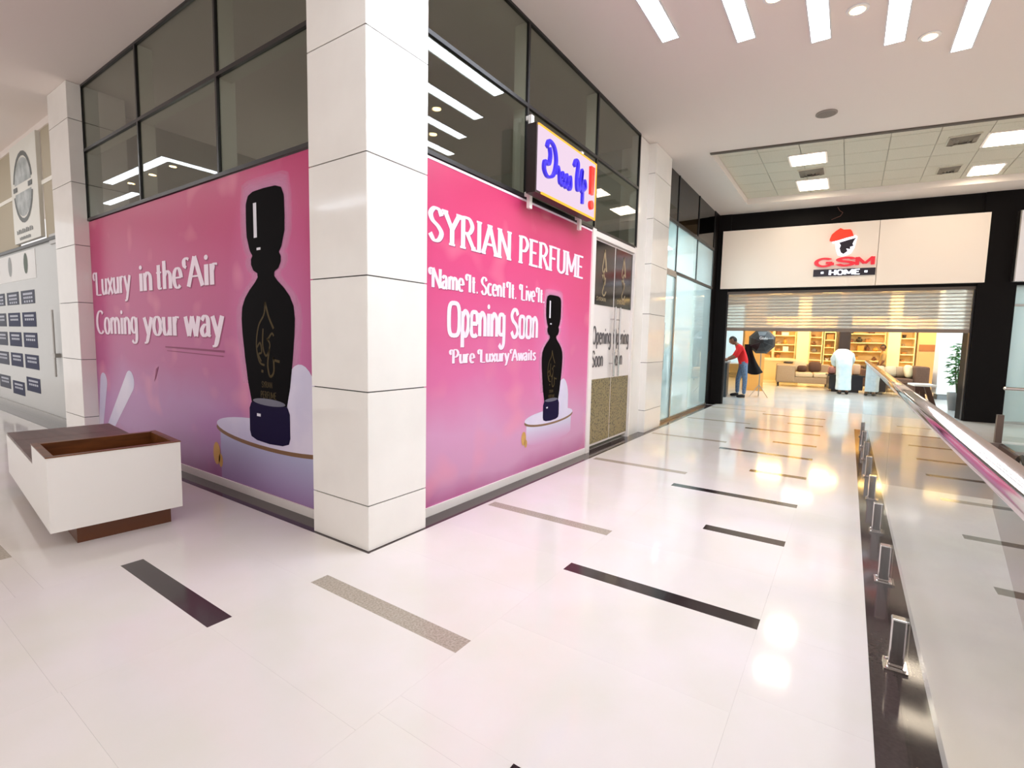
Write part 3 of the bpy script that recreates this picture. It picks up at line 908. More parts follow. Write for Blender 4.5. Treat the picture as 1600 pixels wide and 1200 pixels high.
L.new(rp.outputs[0], b.inputs['Base Color'])
M_POSTER = mat('black_poster', (34, 30, 30), .12)
M_POSTERGOLD = mat('poster_gold', (168, 150, 118), .3, .3)
M_DOORWHITE = mat('door_film', (232, 224, 220), .35)
M_DOORTEXT = mat('door_text', (92, 86, 88), .5)
for a0, a1 in ((3.73, 4.405), (4.415, 5.075)):
    leaf = box('leaf', M_DOORWHITE, D1, a0, a1, GL + .012, GL + .04, .06, 2.76)
    box('poster', M_POSTER, leaf, a0 + .015, a1 - .015, GL + .006, GL + .012, 1.93, 2.74)
    box('patterned_panel', M_DAMASK, leaf, a0 + .01, a1 - .01, GL + .006, GL + .012, .09, .95)
    cxm = (a0 + a1) / 2 - .02
    mb = MB()
    for pts, w in (([(0, 2.66), (-.03, 2.52), (-.06, 2.4), (0, 2.33), (.03, 2.27)], .012), ([(0, 2.66), (.04, 2.5), (.07, 2.38)], .02), ([(.02, 2.42), (-.03, 2.3), (.02, 2.2), (.05, 2.3)], .014), ([(-.06, 2.33), (0, 2.2), (-.04, 2.1), (.02, 2.06), (.08, 2.12)], .012)):
        q = cat_rom(pts, 5)
        for i in range(len(q) - 1):
            (xa, ya), (xb, yb) = q[i], q[i + 1]
            ln = math.hypot(xb - xa, yb - ya) or 1
            nx, ny = -(yb - ya) / ln * w, (xb - xa) / ln * w
            yy = GL + .004
            mb.add([(cxm + xa + nx, yy, ya + ny), (cxm + xa - nx, yy, ya - ny), (cxm + xb - nx, yy, yb - ny), (cxm + xb + nx, yy, yb + ny)], [(0, 1, 2, 3)])
    mb.build('poster_emblem', M_POSTERGOLD, leaf)
    lettering('poster_caption', 'SYRIAN', M_POSTERGOLD, leaf, lambda s, t, k: (a0 + .1 + s, GL + .004 - k, 1.985 + t), .3, .05, .14, .1)
    lettering('letter', 'Opening', M_DOORTEXT, leaf, lambda s, t, k: (a0 + .03 + s, GL + .008 - k, 1.42 + t), a1 - a0 - .07, .22, .2, .12)
    lettering('letter', 'Soon', M_DOORTEXT, leaf, lambda s, t, k: (a0 + .03 + s, GL + .008 - k, 1.12 + t), .36, .2, .2, .12)
    hx = a1 - .07 if a0 < 4 else a0 + .09
    mb = MB()
    mb.tube([(hx, GL - .055, .97), (hx, GL - .055, 1.93)], .016)
    mb.tube([(hx, GL + .01, 1.15), (hx, GL - .055, 1.15)], .01)
    mb.tube([(hx, GL + .01, 1.76), (hx, GL - .055, 1.76)], .01)
    mb.smooth = True
    mb.build('handle', M_STEEL, leaf)

# ---- illuminated sign over the narrow banner
LB = thing('light_box_sign', (2.6, -.05, 2.85), 'illuminated white box sign with blue Dress Up script and red exclamation mark', 'sign')
X0, X1, Z0, Z1, YF = 1.95, 3.26, 2.85, 3.485, -.05
mb = MB()
mb.box(X0, X1, YF + .01, .065, Z0, Z1)
mb.build('case', mat('sign_case', (44, 32, 30), .35), LB)
box('lit_face', emissive('sign_face', (252, 226, 246), .95), LB, X0 + .02, X1 - .03, YF, YF + .012, Z0 + .022, Z1 - .022)
for (a0, a1, c0, c1) in ((X0 + .02, X1, Z1 - .022, Z1 - .003), (X1 - .03, X1, Z0, Z1 - .022), (X0 + .1, X1 - .03, Z0 + .003, Z0 + .022)):
    box('edge_light', emissive('orange_edge', (255, 176, 66), 1.6), LB, a0, a1, YF - .002, YF + .011, c0, c1)
M_BLUE = mat('blue_acrylic', (44, 30, 190), .25, emit=(48, 30, 200), strength=.35)
M_RED = mat('red_acrylic', (226, 40, 30), .25, emit=(236, 40, 30), strength=.5)
mb = MB()
def script(pts, w):
    q = cat_rom(pts, 7)
    n = len(q)
    Ls, Rs = [], []
    for i in range(n):
        p0, p1 = q[max(0, i - 1)], q[min(n - 1, i + 1)]
        dx, dy = p1[0] - p0[0], p1[1] - p0[1]
        ln = math.hypot(dx, dy) or 1
        ww = w * (.6 + .5 * abs(dy / ln))
        Ls.append((q[i][0] - dy / ln * ww, q[i][1] + dx / ln * ww)); Rs.append((q[i][0] + dy / ln * ww, q[i][1] - dx / ln * ww))
    for i in range(n - 1):
        p = [Rs[i], Rs[i + 1], Ls[i + 1], Ls[i]]
        vs_ = [(a, YF - .002, c) for a, c in p] + [(a, YF - .03, c) for a, c in p]
        mb.add(vs_, [(0, 1, 2, 3), (7, 6, 5, 4), (0, 4, 5, 1), (1, 5, 6, 2), (2, 6, 7, 3), (3, 7, 4, 0)])
def script_letter(*strokes):
    global mb
    mb = MB()
    for pts, w in strokes: script(pts, w)
    mb.build('blue_letter', M_BLUE, LB)
script_letter(([(2.10, 3.30), (2.14, 3.37), (2.24, 3.34), (2.285, 3.22), (2.24, 3.08), (2.13, 3.03), (2.06, 3.08), (2.07, 3.16), (2.14, 3.15), (2.17, 3.24), (2.15, 3.31)], .018))
script_letter(([(2.28, 3.10), (2.32, 3.18), (2.35, 3.14), (2.365, 3.05), (2.385, 3.03)], .013))
script_letter(([(2.38, 3.08), (2.43, 3.11), (2.43, 3.15), (2.40, 3.14), (2.39, 3.05), (2.43, 3.02), (2.46, 3.06)], .013))
script_letter(([(2.46, 3.07), (2.51, 3.16), (2.53, 3.07), (2.50, 3.02), (2.46, 3.04)], .013))
script_letter(([(2.54, 3.07), (2.59, 3.16), (2.61, 3.07), (2.58, 3.02), (2.54, 3.04)], .013))
script_letter(([(2.67, 3.29), (2.71, 3.36), (2.76, 3.33), (2.74, 3.18), (2.755, 3.07), (2.81, 3.10), (2.86, 3.30), (2.845, 3.12), (2.87, 3.07)], .019))
script_letter(([(2.885, 3.2), (2.885, 2.95)], .016), ([(2.885, 3.15), (2.925, 3.21), (2.955, 3.14), (2.9, 3.09)], .013))
mb = MB()
ex = X1 - .16
mb.prism([(ex - .045, 3.40), (ex + .045, 3.40), (ex + .035, 3.10), (ex - .035, 3.10)], YF - .034, YF - .002, 'y')
mb.prism([(ex + .045 * math.cos(R(t)), 2.985 + .05 * math.sin(R(t))) for t in range(0, 360, 24)], YF - .034, YF - .002, 'y')
mb.build('red_exclamation_mark', M_RED, LB)
for x in (2.02, 3.10):
    mb = MB()
    mb.box(x, x + .05, .066, .10, 2.73, 3.60)
    mb.box(x + .01, x + .04, .09, GL - .02, 2.85, 2.89)
    mb.box(x + .01, x + .04, .09, GL - .02, 3.70 - .14, 3.60)
    mb.build('mounting_post', M_WHITEFRAME, LB)

# ---- planter bench
PA = R(-5.4)
def PT(a, b, z):
    return Vector((-1.235 + a * math.cos(PA) - b * math.sin(PA), 1.63 + a * math.sin(PA) + b * math.cos(PA), z))
PB = thing('planter_bench', tuple(PT(.37, 1.5, 0)), 'white bench with brown seat ending in a raised empty planter box', 'bench')
W_, DEP, ZB, ZT, ZS = .75, .62, .125, .625, .50
LEN = 2.15
mb = MB(PT)
t_ = .03
mb.box(0, W_, 0, t_, ZB, ZT)
mb.box(0, t_, t_, DEP, ZB, ZT)
mb.box(W_ - t_, W_, t_, DEP, ZB, ZT)
mb.build('planter_box', M_WHITELAM, PB)
mb = MB(PT)
mb.box(t_, W_ - t_, t_, t_ + .012, ZT - .14, ZT + .004)
mb.box(t_, t_ + .012, t_, DEP - .03, ZT - .14, ZT + .004)
mb.box(W_ - t_ - .012, W_ - t_, t_, DEP - .03, ZT - .14, ZT + .004)
mb.box(t_, W_ - t_, DEP - .05, DEP, ZB + .02, ZT + .004)
mb.box(t_, W_ - t_, t_, DEP - .03, ZT - .16, ZT - .14)
mb.box(-.004, W_ + .004, -.004, t_ + .002, ZT, ZT + .007)
mb.box(-.004, t_ + .002, t_, DEP, ZT, ZT + .007)
mb.box(W_ - t_ - .002, W_ + .004, t_, DEP, ZT, ZT + .007)
mb.build('wood_liner', M_WOOD, PB)
mb = MB(PT)
mb.box(0, t_, DEP, LEN, ZB, ZS - .02)
mb.box(W_ - t_, W_, DEP, LEN, ZB, ZS - .02)
mb.box(0, W_, LEN, LEN + t_, ZB, ZS - .02)
mb.box(t_, W_ - t_, .05, LEN, ZB, ZB + .02)
mb.build('bench_body', M_WHITELAM, PB)
for k in range(3):
    b0 = DEP + .004 + (LEN - DEP) / 3 * k
    box('seat_board', M_WOODDARK, PB, .004, W_ - .004, b0, b0 + (LEN - DEP) / 3 - .006, ZS - .02, ZS, T=PT)
box('plinth', mat('plinth_brown', (98, 52, 22), .4), PB, .14, W_ - .06, .07, LEN - .1, 0, ZB, T=PT)

# ---- glass railing along the void
GY = -2.868
RA = thing('glass_railing', (2, GY, 0), 'frameless glass railing with polished steel handrail along the void', 'railing')
px_ = [-4.3, -1.9, 2.1, 5.1, 8.32]
for a, b in zip(px_[:-1], px_[1:]):
    box('glass_pane', M_RAILGLASS, RA, a + .006, b - .006, GY - .006, GY + .006, .004, 1.185)
mb = MB()
prof = []
for t in range(0, 360, 20):
    c, s = math.cos(R(t)), math.sin(R(t))
    prof.append((GY + .034 * math.copysign(abs(c) ** .55, c), 1.20 + .024 * math.copysign(abs(s) ** .55, s)))
mb.smooth = True
mb.prism(prof, -4.3, 8.36, 'x')
mb.build('handrail', M_STEEL, RA)
sp_ = MB()
sp_.box(-.055, .055, -.05, .05, .002, .012)
sp_.bbox(-.026, .026, -.034, .034, .012, .235, .006)
for q in ((-.04, -.036), (.04, -.036), (-.04, .036), (.04, .036)):
    sp_.lathe([(.007, .012), (.007, .017), (.004, .019)], (q[0], q[1], 0), 8)
spm = sp_.mesh('spigot', M_STEEL)
for k in range(13):
    x = .62 + (k - 4) * 1.0
    if x > 8.4: continue
    put('spigot', spm, RA, loc=(x, GY, 0))
RB = thing('glass_railing', (8.5, -6, 0), 'short glass railing beyond the void right of the black pillar', 'railing')
for a, b in ((-4.64, -6.2), (-6.22, -7.7), (-7.72, -9.2)):
    box('glass_pane', M_RAILGLASS, RB, 8.494, 8.506, b, a, .03, .84)
mb = MB(); mb.bbox(8.47, 8.53, -9.2, -4.62, .83, .88, .02); mb.build('handrail', M_STEEL, RB)
box('end_post', mat('bronze_post', (98, 82, 74), .4, .4), RB, 8.46, 8.54, -4.66, -4.58, 0, .44)
for k in range(4):
    put('spigot', spm, RB, loc=(8.5, -5.4 - k, 0)).rotation_euler.z = R(90)
# escalator head in the void beyond the railing
ES = thing('escalator', (7.4, -5.1, -.3), 'escalator head with dark side panel and curved handrail in the void', 'escalator')
mb = MB(); mb.box(7.7, 8.40, -5.7, -4.66, -.06, .004); mb.build('landing_plate', M_SATIN, ES)
for yy in (-4.66, -5.74):
    mb = MB(); mb.prism([(8.4, -.02), (7.5, -.02), (3.0, -2.6), (3.0, -3.6), (8.4, -1.0)], yy, yy + .04, 'y'); mb.build('side_panel', mat('escalator_brown', (86, 66, 60), .4), ES)
    mb = MB(); mb.smooth = True
    mb.tube(cat_rom([(7.55, -.02), (7.75, .14), (7.6, .34), (7.2, .28), (5.5, -.75), (3.0, -2.2)], 6) and [(p[0], yy + .02, p[1]) for p in cat_rom([(7.3, -.28), (7.42, -.14), (7.3, -.02), (7.0, -.10), (5.5, -.95), (3.0, -2.3)], 6)], .035, 8)
    mb.build('handrail', mat('rubber_black', (26, 22, 22), .5), ES)
for k in range(10):
    box('step', M_SATIN, ES, 7.3 - k * .4, 7.7 - k * .4, -5.68, -4.64, -.26 - k * .22, -.04 - k * .22)

# ---- ceiling lights
M_ALU = mat('light_frame', (226, 226, 228), .4)
ORD = ['nearest the pink shopfront', 'second from the pink shopfront', 'middle of the five', 'fourth from the pink shopfront', 'farthest from the pink shopfront']
for k, (yc, x1) in enumerate([(-.90, 3.07), (-1.535, 3.47), (-2.155, 3.87), (-2.76, 4.3), (-3.33, 4.80)]):
    t = thing('linear_light', (x1 - 2, yc, HALL), 'long white linear ceiling light, %s' % ORD[k], 'light', 'parallel linear lights over the walkway')
    w = .078
    box('diffuser', M_LED, t, x1 - 4.2, x1, yc - w, yc + w, HALL - .012, HALL + .004)
    mb = MB()
    mb.box(x1 - 4.212, x1 + .012, yc - w - .012, yc - w, HALL - .016, HALL + .01)
    mb.box(x1 - 4.212, x1 + .012, yc + w, yc + w + .012, HALL - .016, HALL + .01)
    mb.box(x1, x1 + .012, yc - w, yc + w, HALL - .016, HALL + .01)
    mb.build('frame', M_ALU, t)
M_LED2 = emissive('corridor_led', (236, 244, 255), 13.0)
def led(name, x0, x1, y0, y1, label, grp):
    t = thing(name, ((x0 + x1) / 2, (y0 + y1) / 2, HALL), label, 'light', grp)
    box('diffuser', M_LED2, t, x0, x1, y0, y1, HALL - .012, HALL + .004)
    box('frame', M_ALU, t, x0 - .012, x1 + .012, y0 - .012, y1 + .012, HALL - .006, HALL + .003)
g2 = 'linear lights over the side corridor'
led('linear_light', -1.60, -1.44, 7.5, 10.3, 'linear light reflected as the long arm of the corner in the left glazing', g2)
led('linear_light', -4.6, -1.60, 7.5, 7.66, 'linear light reflected as the thin arm of the corner in the left glazing', g2)
led('linear_light', -2.2, -2.04, 10.6, 12.4, 'short linear light deep in the side corridor ceiling', g2)
led('linear_light', -5.4, -5.24, 3.2, 8.2, 'linear light reflected in the grey side of the corner column', g2)
led('linear_light', -4.2, -4.04, -1.6, 2.0, 'added unseen linear light over the junction behind the viewer', g2)  # extra light added out of view, not read from any reflection
def downlight(x, y, label, grp, z=HALL):
    t = thing('downlight', (x, y, z), label, 'light', grp)
    mb = MB(); mb.lathe([(.09, .0), (.09, -.008), (.062, -.012), (.062, .002)], (x, y, z), 20); mb.build('rim', M_ALU, t)
    mb = MB(); mb.lathe([(.058, -.0125), (.056, -.016), (.02, -.018)], (x, y, z), 16); mb.build('lamp', M_WARM, t)
dl = 'warm downlights between the linear lights'
for (x, y, s) in ((2.95, -1.84, 'at the top edge of the photo'), (3.53, -2.45, 'between the middle and fourth linear lights'), (4.37, -3.04, 'between the fourth and last linear lights')):
    downlight(x, y, 'warm round ceiling downlight ' + s, dl)
for k, (x, y) in enumerate(((-1.77, 7.9), (-1.77, 8.8), (-1.77, 9.84), (-2.1, 11.3))):
    downlight(x, y, 'warm downlight in the side corridor, %s' % ['first from the viewer', 'second from the viewer', 'third from the viewer', 'last of the row'][k], 'warm downlights in the side corridor')
t = thing('ceiling_speaker', (5.76, -2.14, HALL), 'round grey speaker grille set in the white ceiling', 'speaker')
mb = MB(); mb.lathe([(.125, .002), (.125, -.012), (.11, -.018)], (5.76, -2.14, HALL), 24); mb.build('rim', mat('speaker_rim', (150, 140, 132), .6), t)
mb = MB(); mb.lathe([(.108, -.0185), (.09, -.022), (.02, -.024)], (5.76, -2.14, HALL), 24); mb.build('grille', noise_mat('speaker_grille', (120, 110, 104), (150, 140, 132), 240, .8), t)

# panel lights and air grilles of the tile field
def panel_light(x0, x1, y0, y1, sk, label):
    t = thing('panel_light', ((x0 + x1) / 2, (y0 + y1) / 2, RZ), label, 'light', 'warm panel lights in the tile ceiling')
    T_ = lambda a, b, z: Vector((x0 + (x1 - x0) * a + sk * b, y0 + (y1 - y0) * b, z))
    box('frame', M_WHITEFRAME, t, 0, 1, 0, 1, RZ - .03, RZ - .012, T=T_)
    box('diffuser', M_PANEL, t, .06, .94, .06, .94, RZ - .036, RZ - .03, T=T_)
panel_light(7.52, 8.10, -1.52, -2.08, .06, 'warm square ceiling panel, front one of the two left of the tile field')
panel_light(9.02, 9.78, -1.52, -2.06, .08, 'warm square ceiling panel, rear one of the two left of the tile field')
panel_light(7.98, 8.62, -4.07, -4.75, .12, 'warm square ceiling panel, front one at the right of the tile field')
panel_light(9.62, 10.24, -4.14, -4.6, .08, 'warm square ceiling panel, rear one at the right of the tile field')
def grille(x0, x1, y0, y1, label):
    t = thing('air_grille', ((x0 + x1) / 2, (y0 + y1) / 2, RZ), label, 'vent', 'air grilles in the tile ceiling')
    cx, cy = (x0 + x1) / 2, (y0 + y1) / 2
    box('frame', M_CTILE, t, x0, x1, y0, y1, RZ - .03, RZ - .012)
    for i, f in enumerate((.92, .66, .40)):
        hx, hy = (x1 - x0) / 2 * f, (y1 - y0) / 2 * f
        mb = MB()
        for (sx_, sy_) in ((1, 0), (-1, 0), (0, 1), (0, -1)):
            if sx_:
                mb.add([(cx + sx_ * hx, cy - hy, RZ - .031), (cx + sx_ * hx, cy + hy, RZ - .031), (cx + sx_ * (hx - .07), cy + hy * .8, RZ - .055), (cx + sx_ * (hx - .07), cy - hy * .8, RZ - .055)], [(0, 1, 2, 3)])
            else:
                mb.add([(cx - hx, cy + sy_ * hy, RZ - .031), (cx + hx, cy + sy_ * hy, RZ - .031), (cx + hx * .8, cy + sy_ * (hy - .07), RZ - .055), (cx - hx * .8, cy + sy_ * (hy - .07), RZ - .055)], [(0, 1, 2, 3)])
        mb.build('louvre', mat('grille_louvre', (128, 118, 104), .6), t)
grille(8.4, 8.85, -2.02, -1.6, 'square air grille between the two left ceiling panels')
grille(7.9, 8.3, -4.0, -3.62, 'square air grille beside the front right ceiling panel')
grille(9.45, 9.85, -4.0, -3.68, 'square air grille beside the rear right ceiling panel')

# ---- sign board of the far shop
SG = thing('shop_sign_board', tuple(S(2.3, -.1, 2.76)), 'wide cream sign board with red GSM lettering and red hat emblem', 'sign')
M_SIGN = mat('cream_acp', (252, 238, 226), .25)
for u0, u1 in ((-.06, 2.965), (2.975, 4.72)):
    sb('panel', M_SIGN, SG, u0, u1, -.10, .0, 2.76, 4.10)
M_GSMRED = mat('gsm_red', (226, 44, 62), .3, emit=(226, 30, 50), strength=.25)
M_HAT = mat('hat_red', (236, 66, 42), .3, emit=(236, 50, 30), strength=.25)
M_LOGOBLACK = mat('logo_black', (30, 20, 36), .3)
M_GLOW = emissive('logo_glow', (255, 244, 255), 2.2)
def SF(d): return lambda s, t, k: S(s, d - k, t)
def logo(nm, poly, mt, d0, d1):
    n = len(poly)
    mb = MB(S)
    mb.add([(a, d0, b) for a, b in poly] + [(a, d1, b) for a, b in poly], [list(range(n)), list(range(n, 2 * n))[::-1]] + [(i, n + i, n + (i + 1) % n, (i + 1) % n) for i in range(n)])
    return mb.build(nm, mt, SG)
logo('hat_emblem', [(2.09, 3.77), (2.12, 3.86), (2.19, 3.93), (2.27, 3.985), (2.33, 3.95), (2.45, 3.945), (2.48, 3.91), (2.52, 3.80), (2.40, 3.775), (2.25, 3.73), (2.14, 3.705), (2.09, 3.73)], M_HAT, -.14, -.10)
logo('hat_band', [(2.13, 3.715), (2.25, 3.735), (2.40, 3.78), (2.55, 3.815), (2.57, 3.785), (2.42, 3.735), (2.27, 3.69), (2.15, 3.68)], M_GLOW, -.13, -.10)
logo('face_glow', [(2.20, 3.69), (2.42, 3.74), (2.59, 3.79), (2.57, 3.70), (2.55, 3.56), (2.49, 3.44), (2.36, 3.39), (2.26, 3.42), (2.22, 3.55)], M_GLOW, -.112, -.10)
logo('face_emblem', [(2.27, 3.68), (2.42, 3.725), (2.57, 3.765), (2.53, 3.70), (2.51, 3.64), (2.53, 3.595), (2.47, 3.58), (2.475, 3.53), (2.40, 3.55), (2.43, 3.49), (2.36, 3.435), (2.31, 3.47), (2.28, 3.56), (2.30, 3.62)], M_LOGOBLACK, -.135, -.112)
for ch, u0 in (('G', 1.84), ('S', 2.24), ('M', 2.58)):
    lettering('red_letter', ch, M_GSMRED, SG, lambda s, t, k, u0=u0: S(u0 + s, -.10 - k, 3.19 + t), .35, .165, .16, .24, depth=.04)
sb('black_bar', M_LOGOBLACK, SG, 1.83, 2.95, -.125, -.10, 2.975, 3.125)
lettering('white_lettering', 'HOME', emissive('logo_white', (240, 244, 255), 2.6), SG, lambda s, t, k: S(2.12 + s, -.126 - k, 3.0 + t), .56, .10, .2, .16, depth=.02)
for u in (1.97, 2.76):
    sb('white_dot', MATS['logo_white'], SG, u, u + .05, -.14, -.125, 3.03, 3.07)
SG2 = thing('shop_sign_board', tuple(S(6.4, -.1, 2.76)), 'white sign board at the right edge beyond the black pillar', 'sign')
sb('panel', mat('white_acp', (240, 238, 244), .3), SG2, 5.14, 7.6, -.16, .0, 2.76, 4.08)
sb('edge_strip', M_SATIN, SG2, 5.12, 5.14, -.16, .0, 2.76, 4.08)

# ---- half-lowered roller shutter
SH_ = thing('roller_shutter', tuple(S(2.4, .06, 1.77)), 'half lowered clear slatted roller shutter under the cream sign board', 'shutter')
M_SLAT = glass('clear_slat', (240, 238, 232), 1.5, .12, .30, (240, 236, 230))
M_LINK = mat('shutter_link', (150, 142, 136), .35, .6)
zt, zb_, ns = 2.64, 1.845, 11
hgt = (zt - zb_) / ns
for k in range(ns):
    z0 = zb_ + hgt * k
    mb = MB(S)
    n = 5
    prof = [(.06 + .012 * math.sin(math.pi * i / n), z0 + .008 + (hgt - .016) * i / n) for i in range(n + 1)] + [(.054 + .012 * math.sin(math.pi * i / n), z0 + .008 + (hgt - .016) * i / n) for i in range(n, -1, -1)]
    mb.prism([(a, b) for a, b in prof], .11, 4.63, 'x')
    o = mb.build('slat', M_SLAT, SH_)
    sb('link', M_LINK, o, .11, 4.63, .05, .072, z0 - .008, z0 + .008)
sb('bottom_bar', mat('shutter_bar', (128, 112, 100), .35, .5), SH_, .10, 4.64, .045, .085, 1.775, 1.84)
sb('head_box', mat('shutter_head', (96, 84, 76), .4, .4), SH_, .10, 4.64, .03, .16, 2.64, 2.72)
sb('guide_rail', M_BLACKMETAL, SH_, .10, .13, .02, .10, 0, 2.64)
sb('guide_rail', M_BLACKMETAL, SH_, 4.61, 4.64, .02, .10, 0, 2.64)

# ---- right neighbour shop beyond the black pillar
w5 = thing('window_5', tuple(S(6.5, 0, 0)), 'bright glass shopfront at the right edge beyond the black pillar', None, kind='structure')
for u0, u1 in ((5.24, 6.4), (6.42, 7.6), (7.62, 8.8)):
    sb('pane', M_FROST, w5, u0, u1, .05, .06, .05, 2.3)
    sb('pane', M_FROST, w5, u0, u1, .05, .06, 2.34, 2.7)
sb('transom', M_SATIN, w5, 5.22, 8.8, .04, .08, 2.3, 2.34)
sb('sill', M_SATIN, w5, 5.22, 8.8, .04, .08, 0, .05)

# ---- signs and labels on the pale shopfront at the far left
EM = thing('emblem_sign', (LX - .04, 8.35, 2.86), 'tall white sign board with round grey leaf emblem', 'sign')
box('board', mat('emblem_board', (224, 222, 212), .4), EM, LX - .05, LX, 7.60, 9.08, 2.86, 4.40)
M_EMB = mat('emblem_grey', (92, 96, 94), .5)
M_EMB2 = noise_mat('emblem_foil', (140, 146, 144), (186, 190, 188), 5, .5)
def ring(cy, cz, ry, rz, a0, a1, w, x):
    mb = MB()
    pts = arc(0, 0, 1, 1, a0, a1)
    for (p, q) in zip(pts[:-1], pts[1:]):
        mb.add([(x, cy + p[0] * ry, cz + p[1] * rz), (x, cy + q[0] * ry, cz + q[1] * rz), (x, cy + q[0] * (ry - w), cz + q[1] * (rz - w)), (x, cy + p[0] * (ry - w), cz + p[1] * (rz - w))], [(0, 1, 2, 3)])
    return mb
ring(8.4, 3.70, .55, .55, 12, 168, .07, LX - .053).build('emblem_ring', M_EMB, EM)
ring(8.4, 3.70, .55, .55, 192, 348, .07, LX - .053).build('emblem_ring', M_EMB, EM)
for s in (1, -1):
    mb = MB()
    mb.add([(LX - .052, 8.4 + .46 * math.cos(R(t)), 3.70 + s * (.07 + .38 * math.sin(R(t)))) for t in range(0, 181, 15)], [list(range(13))])
    mb.build('emblem_leaf', M_EMB2, EM)
mb = MB()
for y0, y1 in ((8.72, 8.95), (7.88, 8.10)):
    mb.add([(LX - .054, y0, 3.665), (LX - .054, y1, 3.665), (LX - .054, y1, 3.74), (LX - .054, y0, 3.74)], [(0, 1, 2, 3)])
mb.build('emblem_bars', M_EMB, EM)
for (z, y0, y1, hgt_) in ((3.0, 8.9, 7.95, .07), (2.9, 8.75, 8.1, .05)):
    mb = MB()
    n = 9
    for i in range(n):
        a = y0 + (y1 - y0) * i / n
        b = a + (y1 - y0) / n * .72
        mb.add([(LX - .053, a, z), (LX - .053, b, z), (LX - .053, b, z + hgt_ * (.7 + .3 * (i % 2))), (LX - .053, a, z + hgt_)], [(0, 1, 2, 3)])
    mb.build('illegible_lettering', mat('emblem_text', (128, 130, 126), .5), EM)

NAVY = mat('navy_label', (34, 40, 76), .5, 0, .1)
SLATE = mat('slate_label', (74, 78, 92), .5, 0, .1)
LINEM = mat('label_print', (186, 190, 204), .5)
cols = [(8.34, 9.20, 'nearest the door'), (9.30, 10.14, 'in the middle column'), (10.25, 11.1, 'in the far column')]
rows_ = [(1.88, 2.10, 'top'), (1.50, 1.74, 'second'), (1.15, 1.40, 'third'), (.79, 1.03, 'fourth'), (.40, .64, 'fifth')]
for ci, (y0, y1, cn) in enumerate(cols):
    for ri, (z0, z1, rn) in enumerate(rows_):
        dz = -.12 if (ri == 4 and ci == 1) else (-.03 * ci if ri == 4 else 0)
        mt = SLATE if (ri == 0 or ci == 2) else NAVY
        colr = 'slate grey' if mt is SLATE else 'navy blue'
        t = thing('service_label', (LX - .004, (y0 + y1) / 2, z0 + dz), '%s rectangular label %s, %s row, on the pale shopfront' % (colr, cn, rn), 'label', 'labels on the pale shopfront')
        box('plate', mt, t, LX - .004, LX, y0 + .03, y1 - .03, z0 + dz, z1 + dz)
        for k in range(2 if ri else 3):
            zz = z1 + dz - .075 - k * .062
            mb = MB()
            n = 6 - k
            for i in range(n):
                a = y0 + .14 + (y1 - y0 - .3) * i / n
                mb.add([(LX - .006, a, zz), (LX - .006, a + .085, zz), (LX - .006, a + .085, zz + .035), (LX - .006, a, zz + .035)], [(0, 1, 2, 3)])
            mb.build('illegible_lettering', LINEM, t)
PS = thing('header_poster', (LX - .004, 9.6, 2.3), 'white strip poster with three small dark figures above the labels', 'poster')
box('sheet', mat('poster_sheet', (226, 224, 220), .4), PS, LX - .004, LX, 8.2, 12, 2.28, 2.74)
for k, (y, c) in enumerate(((8.75, (70, 84, 66)), (9.75, (150, 152, 150)), (10.6, (150, 70, 74)))):
    mb = MB()
    mb.add([(LX - .006, y + .12 * math.cos(R(t)), 2.54 + .17 * math.sin(R(t))) for t in range(0, 360, 24)], [list(range(15))])
    mb.build('printed_figure', mat('figure_print_%d' % k, c, .5), PS)

# ---- far shop: lights
for k, (u, d) in enumerate([(1.4, 8.3), (3.2, 8.3), (5.0, 8.3), (6.8, 8.3), (2.2, 5.2), (4.2, 5.2), (6.6, 5.2)]):
    t = thing('shop_panel_light', tuple(S(u, d, 3.44)), 'ceiling panel in the furniture shop, %s' % ['rear row first', 'rear row second', 'rear row third', 'rear row last', 'middle row first', 'middle row second', 'middle row last'][k], 'light', 'ceiling panels in the furniture shop')
    sb('frame', M_WHITEFRAME, t, u - .45, u + .45, d - .45, d + .45, 3.42, 3.45)
    sb('diffuser', M_STOREWARM if d > 7 else emissive('neutral_panel', (255, 246, 236), 30), t, u - .41, u + .41, d - .41, d + .41, 3.412, 3.42)
for k, (u, d) in enumerate([(1.3, 1.9), (3.4, 1.9), (6.6, 1.9), (8.2, 1.9), (5.05, 2.6)]):
    t = thing('shop_panel_light', tuple(S(u, d, 3.44)), 'cool ceiling panel near the shop entrance, %s' % ['first from the left', 'second from the left', 'beyond the grey wall', 'farthest right', 'above the plant'][k], 'light', 'cool panels near the shop entrance')
    sb('frame', M_WHITEFRAME, t, u - .4, u + .4, d - .4, d + .4, 3.42, 3.45)
    sb('diffuser', M_STORECOOL, t, u - .37, u + .37, d - .37, d + .37, 3.412, 3.42)

# ---- far shop: walls panels, pillars, shelving
M_YEL = mat('cream_paint', (250, 232, 186), .6)
M_DARKCOL = mat('dark_pillar', (52, 38, 34), .5)
def pillar(u0, u1, d0, d1, mt, label, z0=0.0, plinth=None):
    t = thing('shop_pillar', tuple(S((u0 + u1) / 2, (d0 + d1) / 2, 0)), label, 'pillar')
    mb = MB(S); mb.bbox(u0, u1, d0, d1, z0, 3.44, .03); mb.build('shaft', mt, t)
    if plinth:
        sb('plinth', plinth, t, u0 + .05, u1 - .05, d0 + .05, d1 - .05, 0, z0)
    return t
pillar(2.10, 2.52, 9.2, 9.6, M_YEL, 'cream lit pillar between the left shelving units')
pillar(3.36, 3.72, 8.2, 8.5, M_DARKCOL, 'dark brown pillar behind the person in the white robe')
pillar(4.97, 5.34, 9.2, 9.6, M_YEL, 'cream lit pillar right of the long shelving unit')
